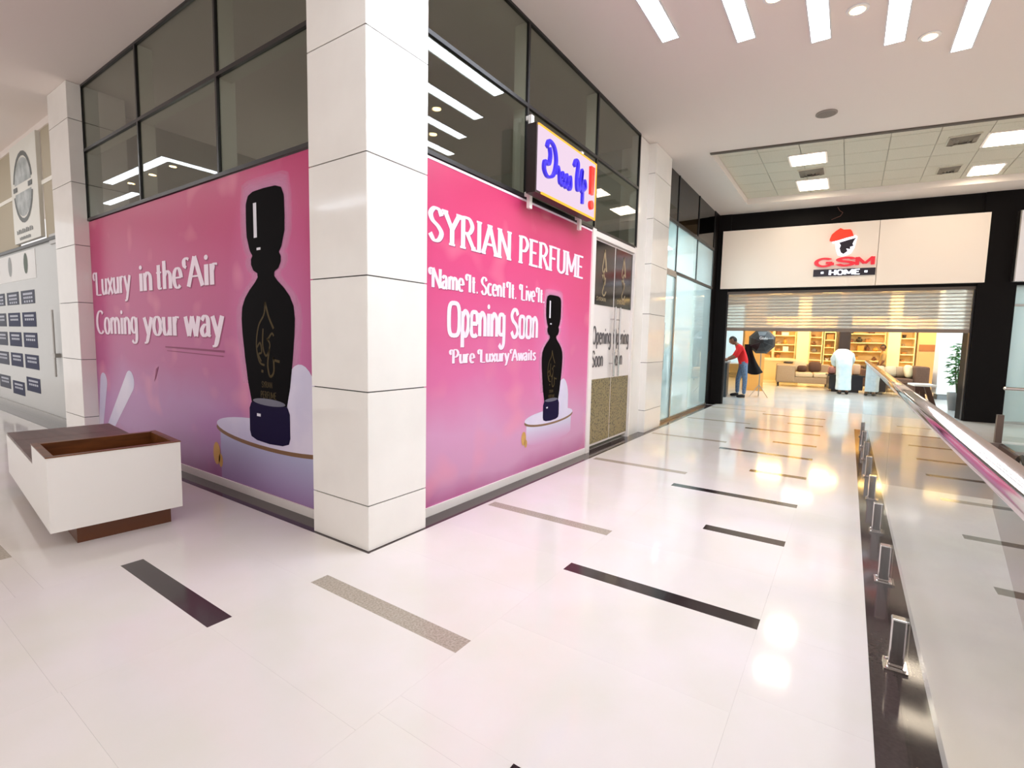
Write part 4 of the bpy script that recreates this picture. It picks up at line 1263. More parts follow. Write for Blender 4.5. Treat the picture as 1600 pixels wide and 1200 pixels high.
pillar(5.42, 5.94, 5.0, 5.5, mat('white_gloss', (240, 244, 246), .3), 'thick white pillar on a recessed grey base near the plant', .15, mat('grey_plinth', (120, 122, 124), .5))
M_SHELF = mat('shelf_cream', (246, 226, 178), .5)
M_SHELFBACK = mat('shelf_back', (240, 208, 140), .6)
ITEMC = [('tan', (176, 128, 78)), ('brown', (110, 70, 44)), ('white', (240, 234, 222)), ('grey', (140, 132, 124)), ('black', (40, 34, 34)), ('ochre', (206, 150, 70))]
seen = {}
def shelf_unit(u0, u1, d, zs, label, short):
    t = thing('shelving_unit', tuple(S((u0 + u1) / 2, d, 0)), label, 'shelf')
    sb('back_panel', M_SHELFBACK, t, u0, u1, d + .33, d + .35, 0, 2.6)
    sb('side_panel', M_SHELF, t, u0, u0 + .03, d, d + .34, 0, 2.6)
    sb('side_panel', M_SHELF, t, u1 - .03, u1, d, d + .34, 0, 2.6)
    for z in zs:
        sb('shelf_board', M_SHELF, t, u0 + .03, u1 - .03, d + .01, d + .33, z - .035, z)
    for si, z in enumerate(zs[:-1]):
        room = zs[si + 1] - z - .06
        x = u0 + .08
        k = 0
        while x < u1 - .18:
            w = random.uniform(.12, .26)
            if x + w > u1 - .05: break
            if random.random() < .72:
                cn, c = random.choice(ITEMC)
                kind_ = random.choice(['storage_box', 'vase', 'basket'])
                h_ = min(room, random.uniform(.12, .24))
                nmk = kind_.replace('_', ' ')
                lab = '%s %s on the %s shelf of %s' % (cn, nmk, ['lowest', 'second', 'third', 'fourth', 'fifth', 'sixth'][si], short)
                key = lab
                seen[key] = seen.get(key, 0) + 1
                if seen[key] > 1:
                    x += w; continue
                it = thing(kind_, tuple(S(x + w / 2, d + .16, z)), lab, nmk, 'goods on the shop shelves')
                mt = mat('goods_' + cn, c, .6)
                if kind_ == 'storage_box':
                    sb('body', mt, it, x, x + w, d + .05, d + .27, z, z + h_ * .75)
                    sb('lid', mt, it, x - .006, x + w + .006, d + .044, d + .276, z + h_ * .75, z + h_ * .92)
                elif kind_ == 'vase':
                    mb = MB(S); mb.smooth = True
                    mb.lathe([(w * .25, 0), (w * .46, h_ * .3), (w * .42, h_ * .55), (w * .18, h_ * .8), (w * .26, h_)], (x + w / 2, d + .16, z), 14)
                    mb.build('body', mt, it)
                else:
                    mb = MB(S); mb.lathe([(w * .36, 0), (w * .48, h_ * .62)], (x + w / 2, d + .16, z), 14); mb.build('body', mt, it)
                    mb = MB(S); mb.lathe([(w * .49, h_ * .62), (w * .5, h_ * .70), (w * .3, h_ * .72)], (x + w / 2, d + .16, z), 14); mb.build('rim', mat('goods_brown', (110, 70, 44), .6), it)
            x += w + random.uniform(.03, .1)
    return t
shelf_unit(.55, 1.30, 9.4, [.08, .95, 1.25, 1.55, 1.9, 2.3], 'cream shelving unit behind the black umbrella light', 'the shelving behind the umbrella light')
shelf_unit(1.32, 2.08, 9.4, [.08, .95, 1.22, 1.5, 1.85, 2.25], 'cream shelving unit left of the first cream pillar', 'the shelving left of the first pillar')
shelf_unit(2.54, 2.98, 9.4, [.5, .92, 1.2, 1.48, 1.8, 2.15], 'narrow cream shelving unit right of the first cream pillar', 'the narrow shelving')
shelf_unit(3.02, 3.40, 9.4, [.5, .9, 1.15, 1.42, 1.7, 2.0], 'narrow cream shelving unit beside the dark pillar', 'the shelving beside the dark pillar')
shelf_unit(3.74, 4.95, 9.4, [.5, .95, 1.3, 1.62, 1.95, 2.3], 'long cream shelving unit right of the dark pillar', 'the long shelving')
shelf_unit(5.36, 5.82, 9.4, [.5, .95, 1.22, 1.5, 1.8, 2.15], 'narrow cream shelving unit right of the second cream pillar', 'the right shelving')
t = thing('wardrobe_panel', tuple(S(6.2, 9.4, 0)), 'beige wardrobe front with brown upper panel at the shelving end', 'wardrobe')
sb('body', mat('wardrobe_beige', (208, 178, 132), .5), t, 5.88, 6.7, 9.4, 9.9, 0, 2.5)
sb('upper_panel', mat('wardrobe_brown', (150, 98, 56), .5), t, 5.92, 6.5, 9.38, 9.4, 1.35, 1.58)
sb('lower_panel', mat('wardrobe_tan', (196, 160, 112), .5), t, 5.92, 6.5, 9.38, 9.4, .1, 1.32)
t = thing('wall_panel', tuple(S(.2, 4.2, 0)), 'orange brown wall panel left of the black umbrella light', 'panel')
sb('board', mat('orange_board', (224, 158, 76), .5), t, .42, 1.0, 4.4, 4.45, 0, 3.0)
sb('edge', mat('orange_edge_board', (196, 130, 60), .5), t, .40, .42, 4.4, 4.45, 0, 3.0)
t = thing('window_blind', tuple(S(-.1, 3.6, 0)), 'pale blue white lit panel behind the leaning person', 'panel')
sb('sheet', mat('pale_sheet', (222, 240, 246), .6), t, -.4, .36, 3.6, 3.62, .9, 2.6)
sb('frame', M_WHITEFRAME, t, -.42, .38, 3.61, 3.64, .86, 2.64)

# low shelf with products under the umbrella light
t = thing('display_counter', tuple(S(1.4, 8.6, 0)), 'lit cream display counter behind the left sofa', 'counter')
sb('top', M_SHELF, t, .75, 2.2, 8.5, 9.1, .86, .92)
sb('body', M_SHELFBACK, t, .8, 2.15, 8.55, 9.05, .1, .86)
sb('plinth', M_SHELF, t, .78, 2.18, 8.52, 9.08, 0, .1)

# ---- sofas
def pillow(par, u, d, z, w, h_, tilt, mt, rot=0.0):
    bm = bmesh.new()
    bmesh.ops.create_uvsphere(bm, u_segments=16, v_segments=10, radius=1)
    for v in bm.verts:
        x, y, zz = v.co
        v.co = Vector((math.copysign(abs(x) ** .55, x) * w / 2, y * .09 * (1.1 - .5 * max(abs(x), abs(zz)) ** 3), math.copysign(abs(zz) ** .55, zz) * h_ / 2))
    Mx = Matrix.Translation((u, d, z + h_ / 2)) @ Matrix.Rotation(rot, 4, 'Z') @ Matrix.Rotation(tilt, 4, 'X')
    for v in bm.verts: v.co = Mx @ v.co
    mb = MB(S); mb.smooth = True
    mb.frombm(bm)
    return mb.build('pillow', mt, par) if par else mb
def loose_pillow(u, d, z, w, h_, tilt, mt, label, rot=0.0):
    mb = pillow(None, u, d, z, w, h_, tilt, mt, rot)
    o = mb.build('throw_pillow', mt, label=label, cat='pillow', group='throw pillows on the sofas')
M_TAUPE = noise_mat('taupe_fabric', (150, 126, 100), (164, 140, 112), 60, .9)
M_SAND = noise_mat('sand_fabric', (188, 166, 134), (200, 180, 150), 60, .9)
M_BROWNF = noise_mat('brown_fabric', (84, 58, 44), (98, 70, 54), 60, .9)
M_BROWNP = mat('brown_pillow', (78, 52, 40), .9)
M_LEG = mat('sofa_leg', (40, 30, 26), .4)
def sofa(label, u0, u1, d0, d1, seat, back, arms, mt, mt2):
    t = thing('sofa', tuple(S((u0 + u1) / 2, (d0 + d1) / 2, 0)), label, 'sofa')
    mb = MB(S); mb.bbox(u0, u1, d0, d1, .14, seat - .16, .03); mb.build('base', mt, t)
    n = 2
    il = u0 + (arms[0][0] if arms[0] else 0)
    ir = u1 - (arms[1][0] if arms[1] else 0)
    for k in range(n):
        a0 = il + (ir - il) * k / n; a1 = il + (ir - il) * (k + 1) / n
        mb = MB(S); mb.smooth = True; mb.bbox(a0 + .008, a1 - .008, d0 - .02, d1 - .22, seat - .16, seat, .05); mb.build('seat_cushion', mt2, t)
    if back:
        mb = MB(S); mb.smooth = True; mb.bbox(u0, u1, d1 - .22, d1, .16, back, .05); mb.build('backrest', mt, t)
    for k, a in enumerate(arms):
        if a:
            w, h_ = a
            mb = MB(S); mb.smooth = True
            mb.bbox(u0 if k == 0 else u1 - w, u0 + w if k == 0 else u1, d0 - .03, d1, .15, h_, .05); mb.build('armrest', mt, t)
    for (u, d) in ((u0 + .08, d0 + .06), (u1 - .08, d0 + .06), (u0 + .08, d1 - .06), (u1 - .08, d1 - .06)):
        mb = MB(S); mb.tube([(u, d, 0), (u, d, .15)], [.02, .028], 8); mb.build('leg', M_LEG, t)
    return t
sofa('taupe corner sofa with a wide block arm left of the person in white', 1.42, 3.1, 7.0, 7.95, .52, .80, ((.58, .76), None), M_TAUPE, M_SAND)
loose_pillow(2.15, 7.45, .52, .44, .42, R(-22), M_SAND, 'large sand coloured pillow beside the block arm of the left sofa')
loose_pillow(2.22, 7.28, .52, .30, .24, R(-20), M_BROWNP, 'small dark brown pillow leaning on the sand pillow')
loose_pillow(2.62, 7.5, .52, .40, .40, R(-24), M_BROWNP, 'dark brown square pillow in the middle of the left sofa')
loose_pillow(1.82, 7.85, .76, .34, .12, 0, M_LEG, 'black bolster on the block arm of the left sofa')
sofa('dark brown sofa with beige pillows right of the handrail end', 3.95, 5.22, 4.9, 5.85, .56, .86, (None, (.34, .92)), M_BROWNF, M_BROWNF)
for k, (u, w, mt, lb) in enumerate(((4.12, .34, M_SAND, 'sand pillow at the left end of the dark brown sofa'), (4.42, .32, M_SAND, 'sand pillow second from the left on the dark brown sofa'), (4.66, .34, M_TAUPE, 'taupe pillow against the right arm of the dark brown sofa'))):
    loose_pillow(u, 5.45, .56, w, .34, R(-20), mt, lb)
loose_pillow(4.80, 5.2, .56, .30, .40, R(-14), mat('cream_pillow', (226, 206, 160), .9), 'cream pillow standing on edge beside the dark sofa arm', R(50))
sofa('low taupe sofa standing behind the dark brown sofa', 3.9, 5.3, 7.0, 7.9, .55, .82, ((.2, .72), (.2, .72)), M_BROWNF, M_TAUPE)
loose_pillow(4.25, 7.3, .6, .5, .28, R(-30), M_LEG, 'black pillow at the left of the low rear sofa')
loose_pillow(4.85, 7.3, .6, .6, .24, R(-60), mat('cream_pillow', (226, 206, 160), .9), 'long cream pillow lying on the low rear sofa')
t = thing('coffee_table', tuple(S(3.3, 6, 0)), 'low black block table behind the person in the white robe', 'table')
M_TBL = mat('navy_black', (22, 22, 30), .3)
sb('top', M_TBL, t, 2.86, 3.84, 5.75, 6.5, .5, .55)
sb('body', M_TBL, t, 2.9, 3.8, 5.8, 6.45, .08, .5)
sb('plinth', M_LEG, t, 2.98, 3.72, 5.88, 6.38, 0, .08)
for k, (u, c, lb) in enumerate(((2.98, (150, 100, 90), 'pinkish cushion box on the black table left of the robe'), (3.64, (196, 160, 130), 'beige round pouf on the black table right of the robe'))):
    mb = MB(S); mb.smooth = True
    mb.bbox(u - .09, u + .11, 6.0, 6.3, .55, .80 + .1 * k, .06)
    mb.build('decor_cushion', mat('decor_%d' % k, c, .8), label=lb, cat='cushion')

# white-topped side table near the railing end
t = thing('console_table', tuple(S(4.2, 1.2, 0)), 'small table with white top and slanted dark legs behind the handrail', 'table')
sb('top', M_WHITELAM, t, 4.02, 4.42, .95, 1.55, .60, .64)
mb = MB(S); mb.prism([(4.20, .60), (4.30, .60), (4.50, 0), (4.42, 0)], .98, 1.06, 'y'); mb.build('leg', M_BROWNP, t)
mb = MB(S); mb.prism([(4.04, .60), (4.12, .60), (4.12, 0), (4.06, 0)], .98, 1.06, 'y'); mb.build('leg', M_BROWNP, t)
mb = MB(S); mb.prism([(4.20, .60), (4.30, .60), (4.40, 0), (4.32, 0)], 1.44, 1.52, 'y'); mb.build('leg', M_BROWNP, t)

# counter with papers by the leaning person
t = thing('service_counter', tuple(S(.05, 2.1, 0)), 'dark counter with pale top beside the leaning person in red', 'counter')
sb('body', mat('counter_dark', (46, 52, 58), .5), t, -.35, .10, 1.7, 2.6, 0, .94)
sb('top', mat('counter_top', (150, 156, 160), .35), t, -.38, .13, 1.66, 2.64, .94, .98)
mb = MB(S); mb.box(-.2, .03, 1.75, 2.0, .981, .986)
mb.build('paper_sheet', mat('paper', (240, 240, 238), .7), label='white paper sheet lying on the dark counter', cat='paper')

# ---- photographic light with black octagonal hood, stand and cloth
t = thing('studio_light', tuple(S(.9, 2.3, 0)), 'black octagonal studio hood with white lettering on a slim stand', 'studio light')
M_HOOD = mat('black_nylon', (20, 20, 24), .55)
cu, cd, cz, rr_ = .90, 2.3, 1.54, .35
mb = MB(S)
rings = [(.05, -.26), (.18, -.20), (.29, -.10), (.35, .02), (.35, .06)]
vs_, fs = [], []
for (r_, dd) in rings:
    for k in range(8):
        a = R(22.5 + 45 * k)
        vs_.append((cu + r_ * math.cos(a), cd + dd, cz + r_ * math.sin(a)))
for i in range(len(rings) - 1):
    for k in range(8):
        fs.append((i * 8 + k, i * 8 + (k + 1) % 8, (i + 1) * 8 + (k + 1) % 8, (i + 1) * 8 + k))
fs.append(list(range(8)))
fs.append([4 * 8 + k for k in range(8)][::-1])
mb.add(vs_, fs)
mb.build('hood', M_HOOD, t)
for k in range(8):
    a = R(22.5 + 45 * k)
    mb = MB(S); mb.tube([(cu + r_ * math.cos(a), cd + dd - .004, cz + r_ * math.sin(a)) for (r_, dd) in rings[:4]], .006, 6)
    mb.build('rib', mat('rib_grey', (46, 46, 52), .5), t)
lettering('white_lettering', 'Godo', mat('hood_print', (236, 238, 244), .5), t, lambda s, t2, k: S(cu - .06 + s, cd - .262 + .02 * s - k, cz + .06 + t2), .2, .07, .2, .14)
lettering('small_lettering', 'studio', mat('hood_print_small', (150, 152, 160), .5), t, lambda s, t2, k: S(cu + .15 + s, cd - .235 + .55 * s - k, cz + .07 + t2), .14, .04, .2, .14)
mb = MB(S); mb.tube([(cu, cd + .04, .05), (cu, cd + .04, 1.5)], .014, 8); mb.build('pole', M_SATIN, t)
for k in range(3):
    a = R(90 + 120 * k)
    mb = MB(S); mb.tube([(cu, cd + .04, .35), (cu + .26 * math.cos(a), cd + .04 + .26 * math.sin(a), .01)], .01, 6); mb.build('leg', M_SATIN, t)
mb = MB(S)
NU, NV = 10, 12
top = [(.50, 1.44), (.66, 1.47)]
vs_, fs = [], []
for j in range(NV + 1):
    v = j / NV
    z = 1.46 - v * .86 + (.10 * v * v)
    for layer in (0, 1):
        for i in range(NU + 1):
            f = i / NU
            ua = .48 + .05 * v; ub = .66 + .32 * v ** 1.6
            u = ua + (ub - ua) * f
            d = 2.22 + .04 * math.sin(f * 12 + v * 2) * (.3 + v) + layer * .03
            vs_.append((u, d, z - .10 * v * (1 - f) ** 2 * 0 - .08 * v * math.sin(f * 3.1)))
stp = (NU + 1) * 2
for j in range(NV):
    for i in range(NU):
        a = j * stp + i
        fs.append((a, a + 1, a + 1 + stp, a + stp))
        b_ = a + NU + 1
        fs.append((b_, b_ + stp, b_ + stp + 1, b_ + 1))
    a = j * stp
    fs.append((a, a + stp, a + stp + NU + 1, a + NU + 1))
    a = j * stp + NU
    fs.append((a, a + NU + 1, a + stp + NU + 1, a + stp))
mb.smooth = True
mb.add(vs_, fs)
mb.build('draped_cloth', mat('black_cloth', (18, 14, 16), .9), label='black cloth hanging from the studio light beside the person in red', cat='cloth')

# ---- potted plant by the right pillar
t = thing('potted_plant', tuple(S(5.08, 2.1, 0)), 'leafy green plant in a grey pot half hidden by the black pillar', 'plant')
mb = MB(S); mb.smooth = True; mb.lathe([(.13, 0), (.17, .3), (.18, .42), (.16, .42), (.15, .38)], (5.08, 2.1, 0), 18); mb.build('pot', mat('pot_grey', (110, 108, 106), .6), t)
mb = MB(S)
for k in range(5):
    mb.tube([(5.08, 2.1, .38), (5.08 + random.uniform(-.06, .06), 2.1 + random.uniform(-.06, .06), .8), (5.08 + random.uniform(-.12, .12), 2.1 + random.uniform(-.1, .1), 1.35)], [.012, .009, .005], 6)
mb.build('stem', mat('stem_green', (70, 84, 44), .7), t)
lf = MB(S)
for k in range(260):
    z = random.uniform(.62, 1.55)
    a = random.uniform(0, 2 * math.pi)
    rad = random.uniform(.03, .2) * (1.2 - abs(z - 1.1) * .7)
    base = Vector((5.14 + rad * math.cos(a), 2.1 + rad * math.sin(a), z))
    dr = Vector((math.cos(a), math.sin(a), random.uniform(-.5, .5))).normalized()
    sd = dr.cross(Vector((0, 0, 1))).normalized() * .045
    ln = random.uniform(.09, .16)
    up_ = Vector((0, 0, .02))
    pts = [base, base + dr * ln * .45 + sd + up_, base + dr * ln - up_, base + dr * ln * .45 - sd + up_, base + dr * ln * .5 - up_ * .5]
    lf.add([tuple(p) for p in pts], [(0, 1, 4), (1, 2, 4), (2, 3, 4), (3, 0, 4)])
o = lf.build('foliage', noise_mat('leaf_green', (40, 96, 44), (84, 146, 66), 14, .5), t)
o['kind'] = 'stuff'
mb = MB(S); mb.box(5.3, 5.58, 1.0, 3.2, .0, .012)
mb.build('door_mat', mat('mat_brown', (110, 96, 88), .9), label='grey brown floor mat beside the plant pot', cat='mat')
# neighbour shop furniture at the right edge
sofa('grey bench seat inside the bright shop at the right edge', 5.9, 7.4, 1.2, 2.0, .5, .75, (None, None), mat('grey_vinyl', (150, 158, 160), .6), mat('grey_vinyl2', (176, 184, 186), .6))
mb = MB(S); mb.smooth = True; mb.bbox(6.05, 6.35, 1.3, 1.6, .5, .95, .08)
mb.build('dark_bag', mat('bag_black', (34, 34, 40), .6), label='dark bag on the grey bench at the right edge', cat='bag')

# ---- people
def nearest_region(p, segs):
    best, reg = 1e9, 0
    for (a, b, ra, rb, r_) in segs:
        ab = b - a
        t2 = max(0, min(1, (p - a).dot(ab) / max(ab.length_squared, 1e-9)))
        dd = (p - (a + ab * t2)).length - (ra + (rb - ra) * t2)
        if dd < best: best, reg = dd, r_
    return reg

def skin_body(joints, bones, root):
    """joints: name -> (x, y, z, r); bones: (a, b, region). Returns verts, faces, regions of the grown surface"""
    names = list(joints)
    me = bpy.data.meshes.new('grow')
    me.from_pydata([joints[n][:3] for n in names], [(names.index(a), names.index(b)) for a, b, _ in bones], [])
    ob = bpy.data.objects.new('grow', me)
    COL.objects.link(ob)
    md = ob.modifiers.new('skin', 'SKIN')
    md.use_smooth_shade = True
    for i, n in enumerate(names):
        r_ = joints[n][3]
        sv = me.skin_vertices[0].data[i]
        sv.radius = (r_, r_) if not isinstance(r_, tuple) else r_
        sv.use_root = (n == root)
    ob.modifiers.new('sub', 'SUBSURF').levels = 2
    dg = bpy.context.evaluated_depsgraph_get()
    ev = ob.evaluated_get(dg)
    m2 = bpy.data.meshes.new_from_object(ev)
    bpy.data.objects.remove(ob)
    segs = []
    for a, b, reg in bones:
        ra = joints[a][3]; rb = joints[b][3]
        ra = ra if not isinstance(ra, tuple) else sum(ra) / 2
        rb = rb if not isinstance(rb, tuple) else sum(rb) / 2
        segs.append((Vector(joints[a][:3]), Vector(joints[b][:3]), ra, rb, reg))
    vs_ = [v.co.copy() for v in m2.vertices]
    fs = [list(p.vertices) for p in m2.polygons]
    rg = [nearest_region(p.center, segs) for p in m2.polygons]
    bpy.data.meshes.remove(m2)
    return vs_, fs, rg

def add_head(mb, c, yaw, pitch, skin_i, hair_i, r_=.105):
    """head with nose, ears, eyes and a cap of hair; faces local +x"""
    Mx = Matrix.Translation(c) @ Matrix.Rotation(yaw, 4, 'Z') @ Matrix.Rotation(pitch, 4, 'Y')
    bm = bmesh.new()
    bmesh.ops.create_uvsphere(bm, u_segments=20, v_segments=14, radius=1)
    for v in bm.verts:
        x, y, z = v.co
        k = 1.0 - .22 * max(0, -z)
        nose = .16 * math.exp(-((y / .16) ** 2 + ((z + .08) / .2) ** 2)) * (x > 0)
        jaw = .06 * (x > .3) * (z < -.5)
        v.co = Vector(((x * .98 + nose + jaw) * r_ * k, y * .78 * r_ * k, z * 1.18 * r_))
    bm.verts.index_update()
    hair = []
    for f in bm.faces:
        p = f.calc_center_median()
        hair.append(p.z > .045 * r_ / .105 and (p.x < .06 or p.z > .085) or (p.x < -.025 and p.z > -.05))
    vs_ = [tuple(Mx @ v.co) for v in bm.verts]
    fs = [[v.index for v in f.verts] for f in bm.faces]
    bm.free()
    mb.smooth = True
    n = len(mb.v)
    for h_, f in zip(hair, fs):
        mb.f.append([n + i for i in f]); mb.mi.append(hair_i if h_ else skin_i); mb.sm.append(True)
    mb.v += vs_
    for s in (1, -1):
        mb.cur = skin_i
        mb.lathe([(.004, -.028), (.02, -.012), (.022, .01), (.006, .03)], tuple(Mx @ Vector((0, s * .082, -.005))), 8)
        mb.cur = hair_i
        mb.lathe([(.003, -.007), (.009, 0), (.003, .007)], tuple(Mx @ Vector((.088, s * .036, .012))), 8)
    mb.cur = hair_i
    mb.tube([tuple(Mx @ Vector((.093, -.028, -.058))), tuple(Mx @ Vector((.1, 0, -.06))), tuple(Mx @ Vector((.093, .028, -.058)))], .005, 6)

def add_hand(mb, wrist, dirn, side, mi):
    d = Vector(dirn).normalized()
    s = Vector(side).normalized()
    n = d.cross(s).normalized()
    w = Vector(wrist)
    mb.cur = mi; mb.smooth = True
    mb.tube([tuple(w - d * .01), tuple(w + d * .04), tuple(w + d * .09)], [.024, .036, .03], 10)
    for k, (o_, ln) in enumerate(((-.027, .062), (-.009, .075), (.009, .07), (.026, .055))):
        b0 = w + d * .075 + s * o_
        b1 = b0 + d * ln * .55 + n * .008
        b2 = b1 + d * ln * .4 + n * .024
        mb.tube([tuple(b0), tuple(b1), tuple(b2)], [.0095, .009, .007], 7)
    b0 = w + d * .03 - s * .03
    mb.tube([tuple(b0), tuple(b0 + d * .028 - s * .022), tuple(b0 + d * .055 - s * .022 + n * .012)], [.012, .011, .008], 7)

def person(name, label, joints, bones, mats, head=None, hands=(), shoes=(), loc=(0, 0, 0)):
    vs_, fs, rg = skin_body(joints, bones, 'pelvis')
    mb = MB()
    mb.v = [tuple(v) for v in vs_]; mb.f = fs; mb.mi = rg; mb.sm = [True] * len(fs)
    if head: add_head(mb, *head)
    for h_ in hands: add_hand(mb, *h_)
    for (a, b, mi) in shoes:
        mb.cur = mi; mb.smooth = True
        a, b = Vector(a), Vector(b)
        mb.tube([tuple(a + Vector((0, 0, .045))), tuple(a.lerp(b, .35) + Vector((0, 0, .05))), tuple(a.lerp(b, .75) + Vector((0, 0, .038))), tuple(b + Vector((0, 0, .03)))], [.042, .046, .04, .022], 10)
    o = mb.build(name, mats)
    return tag(o, label, 'person')

SKIN = mat('skin', (122, 80, 58), .55)
SKIN2 = mat('skin_mid', (150, 106, 80), .55)
HAIR = mat('black_hair', (20, 16, 16), .7)
JEANS = noise_mat('blue_jeans', (84, 104, 132), (110, 130, 156), 30, .9)
REDT = mat('red_cotton', (214, 30, 32), .85)
SHOE = mat('dark_shoe', (40, 36, 36), .6)
def j(u, d, z, r_):
    p = S(u, d, z); return (p.x, p.y, p.z, r_)
def v3(u, d, z): return tuple(S(u, d, z))
def yaw_of(du, dd):
    v = EU * du + ED * dd
    return math.atan2(v.y, v.x)

# leaning person in red
jo = dict(pelvis=j(.50, 1.95, .93, .135), waist=j(.47, 1.96, 1.06, .13), chest=j(.41, 1.98, 1.27, .145), neck=j(.30, 2.0, 1.43, .06), head=j(.25, 2.0, 1.50, .06),
          sl=j(.40, 1.80, 1.36, .075), el=j(.30, 1.74, 1.12, .05), wl=j(.10, 1.86, 1.03, .034), sr=j(.36, 2.18, 1.36, .075), er=j(.22, 2.24, 1.13, .05), wr=j(.06, 2.2, 1.04, .034),
          hl=j(.51, 1.86, .86, .10), kl=j(.55, 1.82, .48, .066), al=j(.54, 1.86, .09, .05), hr=j(.47, 2.05, .86, .10), kr=j(.36, 2.12, .48, .066), ar=j(.36, 2.26, .09, .05))
bo = [('pelvis', 'waist', 0), ('waist', 'chest', 0), ('chest', 'neck', 0), ('neck', 'head', 2), ('chest', 'sl', 0), ('sl', 'el', 0), ('el', 'wl', 2), ('chest', 'sr', 0), ('sr', 'er', 0), ('er', 'wr', 2),
      ('pelvis', 'hl', 1), ('hl', 'kl', 1), ('kl', 'al', 1), ('pelvis', 'hr', 1), ('hr', 'kr', 1), ('kr', 'ar', 1)]
person('person', 'person in red t-shirt and jeans leaning over the dark counter', jo, bo, [REDT, JEANS, SKIN, HAIR, SHOE],
       head=(Vector(v3(.19, 2.0, 1.555)), yaw_of(-1, .1), R(28), 2, 3),
       hands=((v3(.10, 1.86, 1.03), EU * -.9 + Vector((0, 0, -.25)), ED, 2), (v3(.06, 2.2, 1.04), EU * -.9 + Vector((0, 0, -.25)), -ED, 2)),
       shoes=((v3(.57, 1.86, 0), v3(.36, 1.84, 0), 4), (v3(.39, 2.27, 0), v3(.18, 2.26, 0), 4)))

# person in the long white robe, bending forward with the back to the viewer
WR = Vector((0, 0, 0))
ROBE = noise_mat('white_cotton', (190, 208, 216), (202, 218, 226), 8, .9)
def remeshed(mb, voxel):
    """one continuous, smoothed surface grown from the overlapping volumes"""
    me = mb.mesh('grow', SHOE)
    ob = bpy.data.objects.new('grow', me)
    COL.objects.link(ob)
    md = ob.modifiers.new('remesh', 'REMESH'); md.mode = 'VOXEL'; md.voxel_size = voxel
    sm_ = ob.modifiers.new('smooth', 'SMOOTH'); sm_.factor = .5; sm_.iterations = 6
    ev = ob.evaluated_get(bpy.context.evaluated_depsgraph_get())
    m2 = bpy.data.meshes.new_from_object(ev)
    bpy.data.objects.remove(ob)
    out = [v.co.copy() for v in m2.vertices], [list(p.vertices) for p in m2.polygons]
    bpy.data.meshes.remove(m2)
    return out
vol = MB(S)
rings = [(.13, 3.20, 5.0, .205, .175), (.4, 3.195, 5.0, .195, .165), (.7, 3.185, 5.0, .20, .17), (.92, 3.18, 5.02, .215, .18), (1.08, 3.17, 5.08, .22, .18), (1.2, 3.165, 5.17, .235, .165), (1.3, 3.16, 5.27, .215, .13), (1.365, 3.155, 5.36, .14, .08), (1.38, 3.155, 5.40, .05, .03)]
vs_, fs = [], []
for (z, cu_, cd_, ru, rd) in rings:
    for k in range(24):
        a = 2 * math.pi * k / 24
        w = 1 + (.05 * math.sin(a * 5) if z < .9 else 0)
        vs_.append((cu_ + ru * w * math.cos(a), cd_ + rd * w * math.sin(a), z))
for i in range(len(rings) - 1):
    for k in range(24):
        fs.append((i * 24 + k, i * 24 + (k + 1) % 24, (i + 1) * 24 + (k + 1) % 24, (i + 1) * 24 + k))
fs.append(list(range(24))[::-1]); fs.append([(len(rings) - 1) * 24 + k for k in range(24)])
vol.add(vs_, fs)
for (su, e1, e2, w1_) in ((2.99, (2.915, 5.28, 1.06), (2.95, 5.42, .93), (3.02, 5.57, .87)), (3.34, (3.415, 5.30, 1.06), (3.40, 5.44, .93), (3.34, 5.59, .87))):
    vol.tube([(su, 5.20, 1.22), e1, e2, w1_], [.10, .085, .075, .062], 14)
vol.tube([(3.155, 5.34, 1.30), (3.15, 5.48, 1.28)], [.075, .062], 12)
bv, bf = remeshed(vol, .016)
mb = MB(); mb.v = [tuple(v) for v in bv]; mb.f = bf; mb.mi = [0] * len(bf); mb.sm = [True] * len(bf)
add_head(mb, Vector(v3(3.15, 5.56, 1.25)), yaw_of(0, 1), R(55), 1, 2)
add_hand(mb, v3(3.02, 5.57, .87), ED + Vector((0, 0, -.6)), EU, 1)
add_hand(mb, v3(3.34, 5.59, .87), ED + Vector((0, 0, -.6)), -EU, 1)
for (a, b) in ((v3(3.11, 4.93, 0), v3(3.08, 5.15, 0)), (v3(3.29, 4.95, 0), v3(3.32, 5.17, 0))):
    a, b = Vector(a), Vector(b)
    up3 = Vector((0, 0, 1))
    mb.cur = 3; mb.smooth = True
    mb.tube([tuple(a + up3 * .045), tuple(a.lerp(b, .35) + up3 * .05), tuple(a.lerp(b, .75) + up3 * .038), tuple(b + up3 * .03)], [.042, .046, .04, .022], 10)
    mb.cur = 1
    mb.tube([tuple(a + ED * .03 + up3 * .06), tuple(a + ED * .04 + up3 * .2)], [.036, .045], 10)
tag(mb.build('person', [ROBE, SKIN, HAIR, SHOE]), 'person in a long white robe bending over the black table', 'person')

